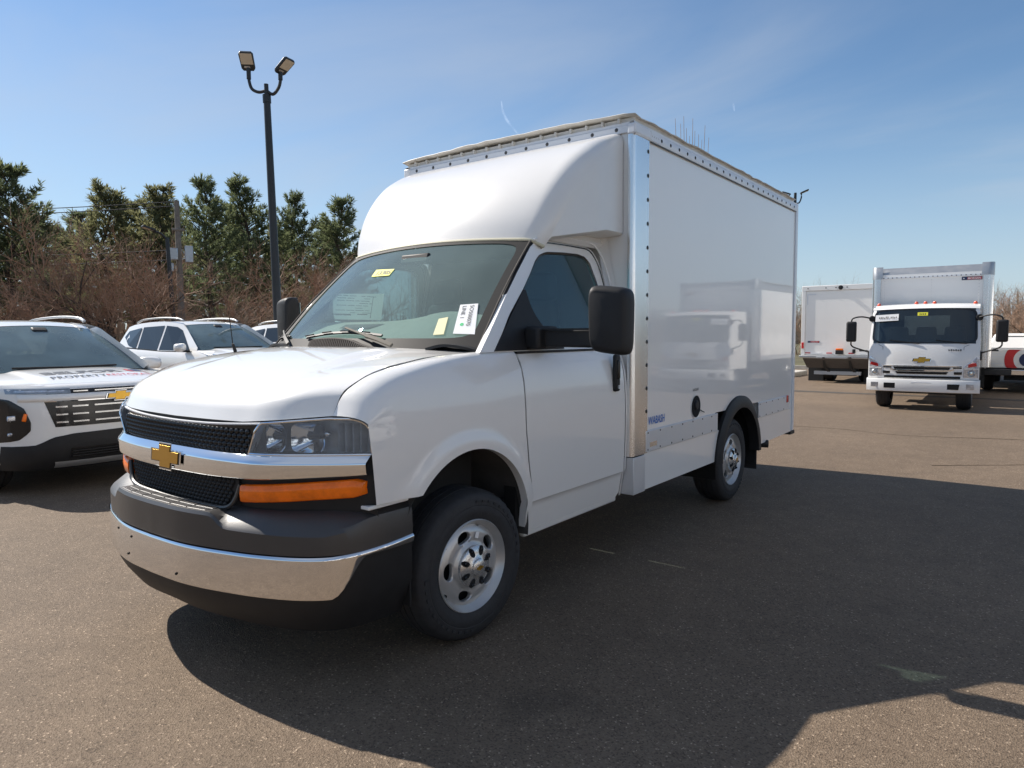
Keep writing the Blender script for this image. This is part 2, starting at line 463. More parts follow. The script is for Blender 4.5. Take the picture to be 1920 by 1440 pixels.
for sx in (1, -1):
    fender(sx).build('fender', WHITE, VAN, smooth=40, recalc=False, weld=0)
    # rib on the fender flare, liner, dark inner sheets
    lin = MB()
    rows = []
    for x in (.99, .60):
        rows.append([(x * sx, AC[0] + (AR + .012) * cos(a), AC[1] + (AR + .012) * sin(a)) for a in [RD(-8 + 176 * k / 24) for k in range(25)]])
    lin.grid(rows)
    lin.cap([(.60 * sx, AC[0] + (AR + .012) * cos(a), AC[1] + (AR + .012) * sin(a)) for a in [RD(-8 + 176 * k / 24) for k in range(25)]])
    lin.build('wheel_housing', LINER, VAN)
    # door
    fr = [(1.385, .416), (1.2, .408), (1.0, .408), (.82, .432), (.68, .462), (.56, .474), (.425, .474)]
    fr_t = sorted(fr)
    rows = []
    zs = [.425, .45, .50, .55, .572, .592, .62, .70, .80, .90, 1.0, 1.1, 1.18, 1.25, 1.30, 1.34, 1.37, 1.385]
    for z in zs:
        y0 = interp(fr_t, z) + .0075
        y1 = 1.497 - (.03 if z < .44 else 0)
        rows.append([(sideX(z) * sx, lerp(y0, y1, k / 16), z) for k in range(17)])
    door = MB().grid(rows)
    edge = [r[0] for r in rows]; door.grid([edge, [(x - .03 * sx, y + .002, z) for x, y, z in edge]])
    edge = [r[-1] for r in rows]; door.grid([edge, [(x - .03 * sx, y - .002, z) for x, y, z in edge]])
    D = door.build('door', WHITE, VAN, smooth=30, recalc=False, weld=0)
    # upright black handle
    h = MB().box((1.006 * sx, 1.372, 1.24), (.030, .062, .235)).build('door_handle', BLACKP, D, bevel=.022, seg=4)
    MB().box((1.024 * sx, 1.366, 1.262), (.02, .026, .12)).build('handle_grip', GLOSSB, D, bevel=.009, seg=3)
    MB().lathe([(0, .0), (.006, .010), (.006, .012), (0, .012)], 16, 'x', (1.0185 * sx, 1.378, 1.152), sx).build('lock_cylinder', ALUD, D)
    # rear cab corner, sill
    rows = [[((sideX(z) + dx) * sx, y, z) for y, dx in ((1.505, 0), (1.53, -.002), (1.552, -.012))] for z in zs]
    MB().grid(rows).build('cab_corner', WHITE, VAN, weld=0)
    MB().b2((.90 * sx, .474, .385), (.938 * sx, 1.50, .428)).build('sill', WHITE, VAN, bevel=.012)
    MB().b2((.86 * sx, .40, .45), (.935 * sx, 1.53, 1.34)).build('inner_door_panel', DARK, VAN)
    MB().ribbon([(sideX(1.388) * sx, .42, 1.390), (sideX(1.388) * sx, 1.49, 1.390)], .012, .016, (0, 0, 1)).build('belt_seal', BLACKP, VAN)
    # upper door frame, sloping inwards; ring between outer outline and glass opening
    def up(y, z, off=0.0): return ((.925 - .25 * (z - 1.39) + off) * sx, y, z)
    outer = resample([Vector((0, y, z)) for y, z in [(.131 if sx > 0 else .178, 1.397), (.264 if sx > 0 else .30, 1.52), (.431, 1.685), (.59, 1.83), (.72, 1.945), (.775, 1.992), (.83, 2.022), (.90, 2.038), (1.0, 2.045), (1.30, 2.047), (1.43, 2.043), (1.485, 2.02), (1.535, 1.95), (1.56, 1.84), (1.565, 1.60), (1.55, 1.397), (1.2, 1.397), (.8, 1.397), (.4, 1.397), (.152, 1.397)]], 97)[:-1]
    inner0 = [(.265, 1.412), (.437, 1.592), (.606, 1.733), (.715, 1.835), (.79, 1.912), (.845, 1.950), (.92, 1.972), (1.10, 1.985), (1.28, 1.990), (1.36, 1.978), (1.405, 1.945), (1.44, 1.84), (1.475, 1.66), (1.49, 1.50), (1.49, 1.412), (1.1, 1.412), (.7, 1.412), (.265, 1.412)]
    inner = resample([Vector((0, y, z)) for y, z in inner0], 97)[:-1]
    fb = MB().ring([up(q.y, q.z) for q in outer], [up(q.y, q.z) for q in inner])
    fb.grid([[up(q.y, q.z) for q in inner], [up(q.y, q.z, -.025) for q in inner]], True)
    fb.grid([[up(q.y, q.z) for q in outer], [up(q.y, q.z, -.03) for q in outer]], True)
    U = fb.build('window_frame', WHITE, VAN, smooth=30)
    inner2 = [Vector((0, lerp(q.y, 1.05, .022), lerp(q.z, 1.68, .045))) for q in inner]
    MB().ring([up(q.y, q.z, .003) for q in inner], [up(q.y, q.z, -.004) for q in inner2]).build('window_seal', GLOSSB, U, smooth=60)
    gl = [up(q.y, q.z, -.010) for q in inner]
    MB().cap(gl).build('side_window', SG if sx > 0 else SGP, VAN, smooth=0, weld=0, recalc=False)
    # door top cut line
    cut = [up(y, z, .002) for y, z in [(.865, 2.004), (.91, 2.022), (1.0, 2.031), (1.30, 2.034), (1.41, 2.031), (1.46, 2.008), (1.505, 1.945), (1.525, 1.85), (1.53, 1.62), (1.522, 1.40)]]
    MB().ribbon(crv(cut, 40), .008, .004, (0, 0, 1)).build('door_gap', GLOSSB, U, smooth=60)
    MB().ribbon([((sideX(z) - .010) * sx, interp(fr_t, z) + .001, z) for z in [.43 + .95 * k / 24 for k in range(25)]], .016, .004, (0, 1, 0)).build('door_shut_line', DARK, D)
    MB().ribbon([((sideX(z) - .010) * sx, 1.501, z) for z in [.45 + .93 * k / 24 for k in range(25)]], .010, .004, (0, 1, 0)).build('door_shut_line', DARK, D)
    # black sail panel carrying the mirror
    sail = [(.245, 1.402), (.43, 1.575), (.60, 1.728), (.625, 1.735), (.632, 1.70), (.645, 1.64), (.675, 1.585), (.72, 1.535), (.765, 1.50), (.87, 1.485), (.89, 1.465), (.89, 1.402)]
    n = len(sail)
    MB().add([up(y, z, .006) for y, z in sail] + [up(y, z, -.012) for y, z in sail], [tuple(range(n)), tuple(range(2 * n - 1, n - 1, -1))] + [(i, (i + 1) % n, n + (i + 1) % n, n + i) for i in range(n)]).build('mirror_sail', BLACKP, VAN, smooth=30)
    # mirror
    mr = MB().box((.955 * sx, .62, 1.468), (.10, .20, .125)).build('mirror_arm', BLACKP, VAN, bevel=.02, seg=3)
    MB().ribbon([(.96 * sx, .60, 1.466), (1.12 * sx, .625, 1.466), (1.32 * sx, .635, 1.463)], .098, .055, (0, 0, 1)).build('arm_tube', BLACKP, mr, bevel=.012)
    MB().ribbon([(.96 * sx, .565, 1.512), (1.34 * sx, .600, 1.512)], .010, .012, (0, 0, 1)).build('arm_rib', BLACKP, mr)
    hd = MB(); mdx, mdz = (0, 0) if sx > 0 else (-.05, .035)
    prof = []
    for (dy, k) in ((-.075, .80), (-.068, .90), (-.045, .97), (0.0, 1.0), (.055, .99), (.062, .95)):
        row = []
        for q in range(40):
            a = 2 * pi * q / 40
            e = 0.32
            cx = math.copysign(abs(cos(a)) ** e, cos(a)); cz = math.copysign(abs(sin(a)) ** e, sin(a))
            wx = .099 * (1 + .04 * cz)
            row.append(((1.386 + mdx + cx * wx * k) * sx, .620 + dy * .78 + .02 * cx, 1.556 + mdz + cz * .172 * k - .012 * cx))
        prof.append(row)
    hd.grid(prof, True); hd.cap(prof[0]); hd.cap(prof[-1])
    H = hd.build('mirror_head', BLACKP, mr, smooth=50)
    MB().prism([(-.08, -.14), (.08, -.14), (.08, .14), (-.08, .14)], ((1.395 + mdx) * sx, .676, 1.556 + mdz), (1, 0, 0), (0, 0, 1), -.004).build('mirror_glass', CHROME, mr, smooth=0)

# inner dark tub of the cab and the engine bay
MB().b2((-.80, -.56, .55), (.80, .20, 1.10)).build('engine_block', DARK, VAN)
MB().b2((-.57, -.58, .25), (.57, .10, .56)).build('front_suspension', FRAME, VAN, bevel=.04)
MB().b2((-.86, .05, .46), (.86, 1.52, .60)).build('cab_floor', DARK, VAN)

# hood
hx = [(-.842 + 1.684 * i / 44) for i in range(45)]
def hood_pt(x, t):
    a = abs(x); e = (a / .842) ** 2
    yf = F(x) + .012 if a < .7 else lerp(F(.7) + .012, -.712, (a - .7) / .142)
    zf = interp([(0, 1.128), (.5, 1.132), (.6, 1.140), (.7, 1.148), (.842, 1.160)], a)
    yr = .03 + .14 * e; zr = 1.425 - .027 * e
    c = [(0, 0), (.028, .215), (.05, .28), (.10, .36), (.22, .49), (.36, .62), (.54, .77), (.75, .90), (1, 1)]
    s = [(0, 0), (.047, .333), (.075, .44), (.12, .52), (.22, .68), (.35, .80), (.60, .93), (.8, .98), (1, 1)]
    f = lerp(interp(c, t), interp(s, t), e)
    z = zf + (zr - zf) * f
    xb = .49 + .015 * t
    st = max(0, min(1, (xb + .022 - a) / .044)); st = st * st * (3 - 2 * st)
    fade = max(0, min(1, (t - .16) / .5)) * max(0, min(1, (.90 - t) / .05))
    z += .020 * st * fade - .006 * (1 - st) * fade * (1 if a > .45 else 1) * max(0, 1 - (a - xb) / .25)
    return Vector((x, lerp(yf, yr, t), z))
ts = [0, .008, .02, .028, .04, .05, .07, .10, .13, .16, .20, .25, .30, .36, .42, .48, .54, .60, .66, .72, .78, .84, .87, .89, .91, .94, .97, 1]
hood = MB().grid([[hood_pt(x, t) for x in hx] for t in ts])
hood.grid([[hood_pt(x, 0) for x in hx], [hood_pt(x, 0) + Vector((0, .03, -.004)) for x in hx]])
for sgn in (0, -1):
    hood.grid([[hood_pt(hx[sgn], t) for t in ts], [hood_pt(hx[sgn], t) + Vector((-.02 if sgn else .02, 0, -.03)) for t in ts]])
hood.build('hood', WHITE, VAN, smooth=28, weld=1e-4)

# front surround and grilles
def strip(zs_f, x0, x1, n, off, xs=None):
    rows = []
    X = xs or [lerp(x0, x1, k / n) for k in range(n + 1)]
    for zf, of in zip(zs_f, off):
        rows.append([Vector((x, F(x) + (of(x) if callable(of) else of), zf(x) if callable(zf) else zf)) for x in X])
    return rows
sur = MB().grid(strip([.735, .78, 1.002], -.982, .982, 80, [.03, .016, .018])).grid(strip([1.0, 1.13], -.61, .61, 40, [.020, .022]))
sur.build('front_surround', BLACKP, VAN, weld=0)
topx = lambda x: 1.113 + .02 * min(1, abs(x) / .6) ** 2
MB().grid(strip([lambda x: topx(x) - .008, lambda x: topx(x) - .002, lambda x: topx(x) + .001], -.60, .60, 40, [.004, .003, .016])).build('grille_top_trim', RAILW, VAN)
back = MB().grid(strip([1.000, lambda x: topx(x) - .006], -.575, .575, 40, [.008, .008]))
UG = back.build('upper_grille', GLOSSB, VAN)
def dots(z0, z1, w0, w1, step, r, off, mt, nm, par):
    b = MB(); row = 0; z = z0
    while z < z1:
        x = -max(w0, w1) + (step / 2 if row % 2 else 0)
        while x < max(w0, w1):
            w = lerp(w0, w1, (z - z0) / (z1 - z0))
            if abs(x) < w:
                b.lathe([(0.0, r * 1.45), (-.4 * r, r * 1.25), (-.9 * r, r * .7), (-1.1 * r, 0.001)], 6, 'y', (x, F(x) + off, z))
            x += step
        z += step * .62; row += 1
    o = b.build(nm, mt, par, smooth=60, weld=0, recalc=False); o['kind'] = 'stuff'
    return o
dots(1.014, 1.094, .545, .555, .031, .0095, .006, GLOSSB, 'grille_mesh', UG)
low = MB().grid(strip([.762, .79, .885], -.47, .47, 40, [.012, .008, .006]))
LGR = low.build('lower_grille', BLACKP, VAN)
dots(.772, .880, .40, .455, .027, .0085, .004, BLACKP, 'grille_mesh', LGR)
MB().tube(crv([(-.50, F(.50) + .0, .868), (-.47, F(.47) - .006, .80), (-.40, F(.4) - .012, .764), (-.2, F(.2) - .014, .756), (.2, F(.2) - .014, .756), (.40, F(.4) - .012, .762), (.455, F(.455) - .004, .80), (.485, F(.485) + .002, .868)], 60), .010, 8).build('grille_rim', GREYP, LGR)
# chrome bar
zb = lambda x: .887 + .033 * (abs(x) / .98) ** 2
bx = [-.982 + 1.964 * k / 90 for k in range(91)]
bar = strip([lambda x: 1.000, lambda x: 1.000, lambda x: .998, lambda x: .974, lambda x: .970, lambda x: .964, lambda x: zb(x) + .014, lambda x: zb(x) + .007, lambda x: zb(x) + .002, zb, zb], 0, 0, 0, [.02, -.006, -.010, -.033, -.0355, -.0365, -.034, -.032, -.027, -.020, .02], xs=bx)
def endtuck(rows):
    for r in rows:
        for v in r:
            if abs(v.x) > .90: v.y += 0.0
    return rows
B = MB().grid(endtuck(bar)).build('grille_bar', CHROME, VAN, smooth=30)
bowtie(VAN, (0, F(0) - .0405, .948), (1, 0, 0), (0, -.05, 1), .128, .053)

# headlamps and amber side lamps
for sx in (1, -1):
    XL = [.548 + (.984 - .548) * k / 30 for k in range(31)]
    zt = lambda x: interp([(.548, 1.10), (.60, 1.131), (.85, 1.152), (.93, 1.150), (.965, 1.135), (.984, 1.10)], x)
    zbt = lambda x: 1.003
    def xin(x, z): return x + max(0, (.60 - x)) * 0
    def lens_rows(off, shrink=0.0, nz=6):
        rows = []
        for k in range(nz + 1):
            q = k / nz
            row = []
            for x in XL:
                z = lerp(zbt(x) + shrink, zt(x) - shrink, q)
                xx = x + max(0, .62 - x) / .072 * .05 * q
                row.append(Vector((xx * sx, F(x) + off, z)))
            rows.append(row)
        return rows
    HL = MB().grid(lens_rows(.10)).build('headlamp', LAMPD, VAN)
    MB().grid(lens_rows(-.008)).build('headlamp_lens', HLG, HL, weld=0)
    # rim
    R_ = lens_rows(-.006); loop = [v for v in R_[0]] + [r[-1] for r in R_[1:]] + [v for v in R_[-1][::-1]][1:] + [r[0] for r in R_[-2:0:-1]]
    MB().tube(loop + loop[:1], .005, 6).build('headlamp_rim', CHROME, HL)
    # box walls between rim and housing
    MB().grid([loop, lens_loop := [Vector((v.x, v.y + .106, v.z)) for v in loop]], True).build('headlamp_wall', LAMPD, HL, recalc=False, weld=0)
    for (x0, x1) in ((.585, .690), (.705, .825)):
        bowl = MB(); rows = []
        cx, hw, cz, hh = (x0 + x1) / 2, (x1 - x0) / 2, 1.070, .060
        for k in range(9):
            q = k / 8
            row = []
            for a_ in range(32):
                a = 2 * pi * a_ / 32; e = .45
                px = math.copysign(abs(cos(a)) ** e, cos(a)) * hw * q; pz = math.copysign(abs(sin(a)) ** e, sin(a)) * hh * q
                x = cx + px
                row.append(Vector((x * sx, F(cx) + .075 - .055 * q * q + (F(x) - F(cx)) * .9, cz + pz)))
            rows.append(row)
        bowl.grid(rows, True)
        bo = bowl.build('lamp_bowl', REFL, HL, smooth=60, weld=1e-4)
        MB().lathe([(-.02, .0), (-.018, .008), (0, .012), (.03, .012)], 14, 'y', (cx * sx, F(cx) + .045, cz)).build('bulb', GLOSSB, HL)
    MB().lathe([(-.012, .0), (-.008, .010), (0, .013), (.012, .010), (.02, .004)], 14, 'y', (.825 * sx, F(.825) + .03, 1.085)).build('bulb_cover', CHROME, HL)
    ribs = MB()
    for k in range(5):
        x = .86 + k * .024
        ribs.box((x * sx, F(x) + .045, 1.068), (.008, .03, .12))
    ribs.build('lamp_rib', LAMPD, HL)
    XA = [.50 + (.957 - .50) * k / 30 for k in range(31)]
    zlo = lambda x: .795 + .034 * (x - .50) / .457 + .012 * max(0, (x - .93) / .027)
    zhi = lambda x: .868 + .036 * (x - .50) / .457 - .012 * max(0, (x - .93) / .027)
    rows = []
    for q, of in ((0, .02), (0, -.006), (.08, -.013), (.5, -.017), (.92, -.013), (1, -.006), (1, .02)):
        rows.append([Vector((x * sx, F(x) + of, lerp(zlo(x), zhi(x), q))) for x in XA])
    a = MB().grid(rows)
    a.grid([[r[0] for r in rows], [Vector((r[0].x, r[0].y + .03, r[0].z)) for r in rows]]); a.grid([[r[-1] for r in rows], [Vector((r[-1].x, r[-1].y + .03, r[-1].z)) for r in rows]])
    AL = a.build('side_lamp', AMBER, VAN, smooth=50)
# chrome-sized sliver of body colour under the fender
for sx in (1, -1):
    MB().b2((.90 * sx, -.655, .774), (.984 * sx, -.43, .790)).build('bumper_bracket', WHITE, VAN, bevel=.004)

# bumper: plan curve swept with a changing section
BP = crv([(0, -1.062), (.2, -1.056), (.35, -1.036), (.5, -1.000), (.65, -.955), (.80, -.888), (.90, -.812), (.96, -.715), (.985, -.60), (.99, -.50), (.988, -.415)] if False else [(x, y, 0) for x, y in [(0, -1.062), (.2, -1.056), (.35, -1.036), (.5, -1.000), (.65, -.955), (.80, -.888), (.90, -.812), (.96, -.715), (.985, -.60), (.99, -.50), (.988, -.415)]], 60)
BB = crv([(x, y, 0) for x, y in [(0, -.93), (.3, -.925), (.5, -.90), (.6, -.88), (.7, -.83), (.8, -.76), (.88, -.69), (.925, -.62), (.93, -.52), (.93, -.415)]], 60)
PL = [Vector((-p.x, p.y, 0)) for p in BP[:0:-1]] + list(BP)
PB = [Vector((-p.x, p.y, 0)) for p in BB[:0:-1]] + list(BB)
nP = len(PL)
def arc_t(i): return abs(i - (nP - 1) / 2) / ((nP - 1) / 2)
def zlip(p):
    a = abs(p.x)
    return interp([(0, .757), (.40, .757), (.425, .754), (.475, .712), (.51, .708), (.9, .700), (.96, .715), (.985, .735)], a) if p.y < -.6 else .735
def inset(p, q, k): return p.lerp(q, k)
rows = [[], [], [], [], [], [], [], []]
for i in range(nP):
    p, q = PL[i], PB[i]; a = abs(p.x); side = max(0, min(1, (p.y + .80) / .15))
    zl = zlip(p)
    ctr = 1 - max(0, min(1, (a - .42) / .06))
    zst = lerp(.775, zl - .006, ctr)
    rows[0].append(Vector((q.x, q.y, .77)))
    rows[1].append(Vector((q.x, q.y, lerp(.768, .758, ctr))) + Vector((0, -.004, 0)))
    k2 = lerp(.55, .12, ctr)
    p2 = inset(p, q, k2)
    rows[2].append(Vector((p2.x, p2.y, lerp(.742 + .018 * side, zl + .003, ctr))))
    p3 = inset(p, q, .07 if ctr > .5 else .10)
    rows[3].append(Vector((p3.x, p3.y, zl + .002 + .01 * side)))
    rows[4].append(Vector((p.x, p.y, zl - .012)))
    rows[5].append(Vector((p.x * 1.002, p.y, .66)))
    rows[6].append(Vector((p.x * 1.002, p.y, .612)))
    p7 = inset(p, q, .12)
    rows[7].append(Vector((p7.x, p7.y, .606)))
MB().grid(rows).build('bumper_cover', GREYP, VAN, smooth=22)
rows = [[], [], [], [], [], [], []]
for i in range(nP):
    p, q = PL[i], PB[i]
    s = max(0, min(1, (p.y + .80) / .14)); s = s * s * (3 - 2 * s)
    zt_, zb_ = .606 + .022 * max(0, (p.y + .80) / .39), lerp(.432, .592, s)
    o = (p - q).normalized()
    for r, (kk, z) in zip(rows, ((-.03, zt_ + .002), (.003, zt_), (.009, zt_ - .006), (.010, zt_ - .014), (.009, lerp(zb_ + .010, zt_ - .020, s)), (.006, zb_ + .002), (-.02, zb_ - .004))):
        v = p + o * kk; r.append(Vector((v.x, v.y, z)))
MB().grid(rows).build('bumper_chrome', CHROMEB, VAN, smooth=40)
rows = [[], [], [], []]
for i in range(nP):
    p, q = PL[i], PB[i]; o = (p - q).normalized()
    for r, (kk, z) in zip(rows, ((-.004, .60), (-.006, .435), (-.03, .36), (-.085, .262))):
        v = p + o * kk; r.append(Vector((v.x, v.y, z + (.0 if z > .3 else .03 * (1 - arc_t(i))))))
MB().grid(rows).build('bumper_valance', BLACKP, VAN, smooth=40)
end = MB()
for sx in (1, -1): MB().b2((.86 * sx, -.425, .30), (.975 * sx, -.415, .72)).build('bumper_end', BLACKP, VAN)
for (i, z) in ((nP // 2 - 8, .565), (nP // 2 - 16, .57), (nP // 2 - 10, .475), (nP // 2 + 9, .47)):
    p, q = PL[i], PB[i]; o = (p - q).normalized(); v = p + o * .010
    MB().lathe([(-.003, 0.001), (-.003, .005), (0, .006)], 10, 'y', (v.x, v.y - .0005, z)).build('bumper_plug', DARK, VAN)
for k in range(6):
    for j in range(2):
        x0, x1 = -.375 + k * .126, -.375 + k * .126 + .118
        def yfb(x): 
            i = min(range(nP), key=lambda i: abs(PL[i].x - x)); return PL[i].y, PB[i].y
        a0, b0 = yfb(x0); a1, b1 = yfb(x1)
        q0, q1 = ((.16, .44) if j == 0 else (.47, .75))
        poly = [(x0, lerp(a0, b0, q0)), (x1, lerp(a1, b1, q0)), (x1, lerp(a1, b1, q1)), (x0, lerp(a0, b0, q1))]
        MB().prism(poly, (0, 0, .7555), (1, 0, 0), (0, 1, 0), .006).build('step_pad', GREYP, VAN, smooth=0, bevel=.003)

# windscreen, cowl, wipers
def W(u, v):
    b = Vector((.86 * u, .02 + .16 * u * u, 1.40)); t = Vector((.755 * u, .70 + .10 * u * u, 2.06 - .03 * u * u))
    return b.lerp(t, v) + Vector((0, -.7, .71)) * .020 * sin(pi * v)
NU, NV = 32, 18
WSO = MB().grid([[W(-1 + 2 * i / NU, j / NV) for i in range(NU + 1)] for j in range(NV + 1)]).build('windscreen', WS, VAN, weld=0, recalc=False)
out_ = []; inn_ = []
for k in range(160):
    a = 2 * pi * (k + .5) / 160
    e = max(abs(cos(a)), abs(sin(a))); u, v = cos(a) / e, sin(a) / e
    e2 = (abs(u) ** 14 + abs(v) ** 14) ** (1 / 14)
    out_.append(W(u * 1.0, .5 + .5 * v) + Vector((0, -.004, .003)))
    inn_.append(W(u / e2 * .945, .5 + (v / e2 * .455 if v > 0 else v / e2 * .405)) + Vector((0, -.004, .003)))
MB().ring(out_, inn_).build('windscreen_border', mat('black_frit', (.012, .012, .013), .6, spec=.2), WSO, smooth=60)
for sx in (1, -1):
    E0 = [W(sx, k / 12) for k in range(13)]
    E1 = [Vector((.925 - .25 * (z - 1.39), y, z)) for y, z in [(interp([(1.397, .131 if sx > 0 else .178), (1.52, .264 if sx > 0 else .30), (1.685, .431), (1.83, .59), (1.945, .72), (2.012, .805)], z), z) for z in [lerp(1.397, 2.012, k / 12) for k in range(13)]]]
    E1 = [Vector((v.x * sx, v.y, v.z)) for v in E1]
    MB().grid([E0, [a.lerp(b, .45) + Vector((.0, -.004, -.004)) for a, b in zip(E0, E1)], [a.lerp(b, .55) + Vector((.0, 0, 0)) for a, b in zip(E0, E1)], E1]).build('pillar_seal', BLACKP, VAN, weld=0)
    MB().tube([a.lerp(b, .35) + Vector((0.0, -.010, .002)) for a, b in zip(E0, E1)], .006, 6).build('pillar_bead', COWL, VAN)
# cowl between hood and glass
cr = []
for x in [-.86 + 1.72 * k / 40 for k in range(41)]:
    e = (x / .86) ** 2
    cr.append([Vector((x, .0 + .14 * e, 1.385)), Vector((x, .035 + .13 * e, 1.392 - .01 * e)), Vector((x, .02 + .16 * e + .03, 1.402)), W(x / .86, .02) + Vector((0, .012, .01))])
MB().grid(cr).build('cowl', COWL, VAN, weld=0)
VT = [(-.40, 1.402, .12), (-.36, 1.425, .118), (-.315, 1.457, .10), (-.22, 1.467, .085), (-.08, 1.470, .072), (.05, 1.462, .066), (.14, 1.440, .064), (.24, 1.420, .062), (.34, 1.402, .062)]
top = crv([(x, y - .035, z) for x, z, y in VT], 46)
CV = MB().grid([[Vector((p.x, p.y, 1.392)) for p in top], [Vector((p.x, p.y + .004, p.z - .004)) for p in top]]).build('cowl_vent', DARK, VAN, weld=0)
sl = MB()
for p in top[2:-2]:
    if p.z > 1.408: sl.ribbon([(p.x - .012, p.y - .022, 1.398), (p.x, p.y - .006, p.z)], .0085, .012, (1, 0, 0))
sl.build('vent_slat', COWL, CV)
MB().grid([[Vector((p.x, p.y - .008, p.z - .002)) for p in top], [Vector((p.x, p.y, p.z + .005)) for p in top], [Vector((p.x, p.y + .05, p.z - .004)) for p in top]]).build('vent_rim', COWL, CV)
for sx_, pts, arm in ((1, [(-.49, .09), (-.27, .120), (-.05, .130), (.13, .122), (.31, .105)], [(-.05, .150), (.20, .085), (.46, .012)]), (-1, [(-1.0, .085), (-.93, .098), (-.86, .105), (-.80, .10)], [(-.985, .14), (-.86, .09), (-.66, .018)])):
    n_ = Vector((0, -.70, .71))
    bl = [W(u, v) + n_ * .016 for u, v in pts]
    Wp = MB().ribbon(crv(bl, 24), .010, .014, (0, -.7, .71)).build('wiper', BLACKP, VAN)
    br = MB()
    c2 = crv([b + n_ * .014 for b in bl], 9)
    for k in range(8):
        if k % 2 == 0: br.ribbon([c2[k], c2[k + 1]], .007, .006, (1, 0, 0))
    br.build('wiper_bridge', BLACKP, Wp)
    aw = [W(u, v) + n_ * .036 for u, v in arm]
    MB().ribbon([aw[0], aw[0].lerp(aw[1], .5), aw[1]], .010, .008, (0, .7, .7)).ribbon([aw[1], aw[1].lerp(aw[2], .5) + n_ * .006, aw[2]], .020, .014, (0, .7, .7)).build('wiper_arm', mat('sunlit_wiper', (.16, .145, .12), .7, spec=.15) if sx_ > 0 else BLACKP, Wp)  # driver arm: sunlight put into a lighter colour; other arm stays black
# hood-corner cowl ends: dark lips rising beside the glass
for sx in (1, -1):
    MB().ribbon(crv([(.60 * sx, .10, 1.412), (.70 * sx, .115, 1.432), (.80 * sx, .14, 1.425), (.885 * sx, .175, 1.404)], 14), .05, .014, (0, 1, 0)).build('cowl_end', BLACKP, VAN)
# antenna on the passenger fender
AN = MB().tube([(-.865, -.10, 1.39), (-.862, -.118, 1.44)], [.011, .008], 8).build('antenna', BLACKP, VAN)
MB().tube([(-.862, -.118, 1.44), (-.86, -.135, 1.60)], .0028, 6).build('antenna_rod', BLACKP, AN)

# cab interior
dx = [-.80 + 1.6 * k / 24 for k in range(25)]
dash = [[Vector((x, .10 + .12 * (x / .8) ** 2, 1.41)) for x in dx], [Vector((x, .26 + .06 * (x / .8) ** 2, 1.485 + .025 * math.exp(-((x - .40) / .25) ** 2))) for x in dx],
        [Vector((x, .42, 1.548 + .045 * math.exp(-((x - .40) / .28) ** 2))) for x in dx], [Vector((x, .50, 1.572 + .05 * math.exp(-((x - .40) / .28) ** 2))) for x in dx],
        [Vector((x, .56, 1.50)) for x in dx], [Vector((x, .58, 1.15)) for x in dx], [Vector((x, .40, .9)) for x in dx]]
DS = MB().grid(dash).build('dashboard', DASH, VAN)
MB().grid([[Vector((x, .35, 1.530)) for x in (-.42, -.30, -.15)], [Vector((x, .43, 1.556)) for x in (-.45, -.30, -.08)]]).build('dash_pocket', GREYP, DS)
ste = [Vector((.40 + .19 * cos(a), .70 + .11 * sin(a), 1.40 + .155 * sin(a))) for a in [2 * pi * k / 32 for k in range(33)]]
SW = MB().tube(ste, .016, 8, caps=False).build('steering_wheel', BLACKP, VAN)
MB().box((.40, .68, 1.39), (.12, .06, .10), rx=-.6).tube([(.40, .68, 1.39), (.40, .50, 1.25)], .03, 8).tube([(.22, .70, 1.40), (.58, .70, 1.40)], .014, 6).build('steering_hub', BLACKP, SW)
for x in (.42, -.42):
    st = MB().box((x, 1.05, .98), (.50, .52, .16)).build('seat', SEAT, VAN, bevel=.05, seg=3)
    MB().box((x, 1.30, 1.36), (.50, .16, .72), rx=-.16, taper=.62).build('backrest', SEAT, st, bevel=.06, seg=3)
    MB().box((x, 1.375, 1.80), (.26, .11, .20), rx=-.1, taper=.85).build('headrest', SEAT, st, bevel=.04, seg=3)
MB().prism([(-.86, .6), (.86, .6), (.88, 1.40), (.73, 2.04), (-.73, 2.04), (-.88, 1.40)], (0, 1.545, 0), (1, 0, 0), (0, 0, 1), .012).build('bulkhead', TRIMG, VAN, smooth=0)
MB().b2((-.70, .80, 2.035), (.70, 1.53, 2.05)).build('headliner', TRIMG, VAN)
MB().box((0.02, .60, 1.955), (.24, .03, .065), rx=-.3).build('rear_view_mirror', BLACKP, VAN, bevel=.012)
# papers on the glass
THINP = bpy.data.materials.new('thin_paper'); THINP.use_nodes = True
_t = THINP.node_tree; _p = _t.nodes['Principled BSDF']; _p.inputs['Base Color'].default_value = (.75, .76, .72, 1); _p.inputs['Roughness'].default_value = .8
_tl = _t.nodes.new('ShaderNodeBsdfTranslucent'); _tl.inputs[0].default_value = (.75, .76, .70, 1)
_mx = _t.nodes.new('ShaderNodeMixShader'); _mx.inputs[0].default_value = .55
_t.links.new(_p.outputs[0], _mx.inputs[1]); _t.links.new(_tl.outputs[0], _mx.inputs[2]); _t.links.new(_mx.outputs[0], _t.nodes['Material Output'].inputs['Surface'])
def on_ws(pts, off=-.006, mt=PAPER, nm='windscreen_sticker', par=None):
    q = [W(u, v) + Vector((0, -.7, .71)) * (-off) for u, v in pts]
    o = MB().add(q + [p + Vector((0, .0014, -.0014)) for p in q], [(0, 1, 2, 3), (7, 6, 5, 4), (0, 1, 5, 4), (1, 2, 6, 5), (2, 3, 7, 6), (3, 0, 4, 7)]).build(nm, mt, par or VAN, smooth=0)
    return o, q
tg, q = on_ws([(-.30, .665), (-.08, .66), (-.08, .725), (-.32, .74)][0:4], mt=YPAPER, nm='yellow_tag')
U_ = (q[1] - q[0]).normalized(); V_ = (q[3] - q[0]); V_ = (V_ - U_ * V_.dot(U_)).normalized()
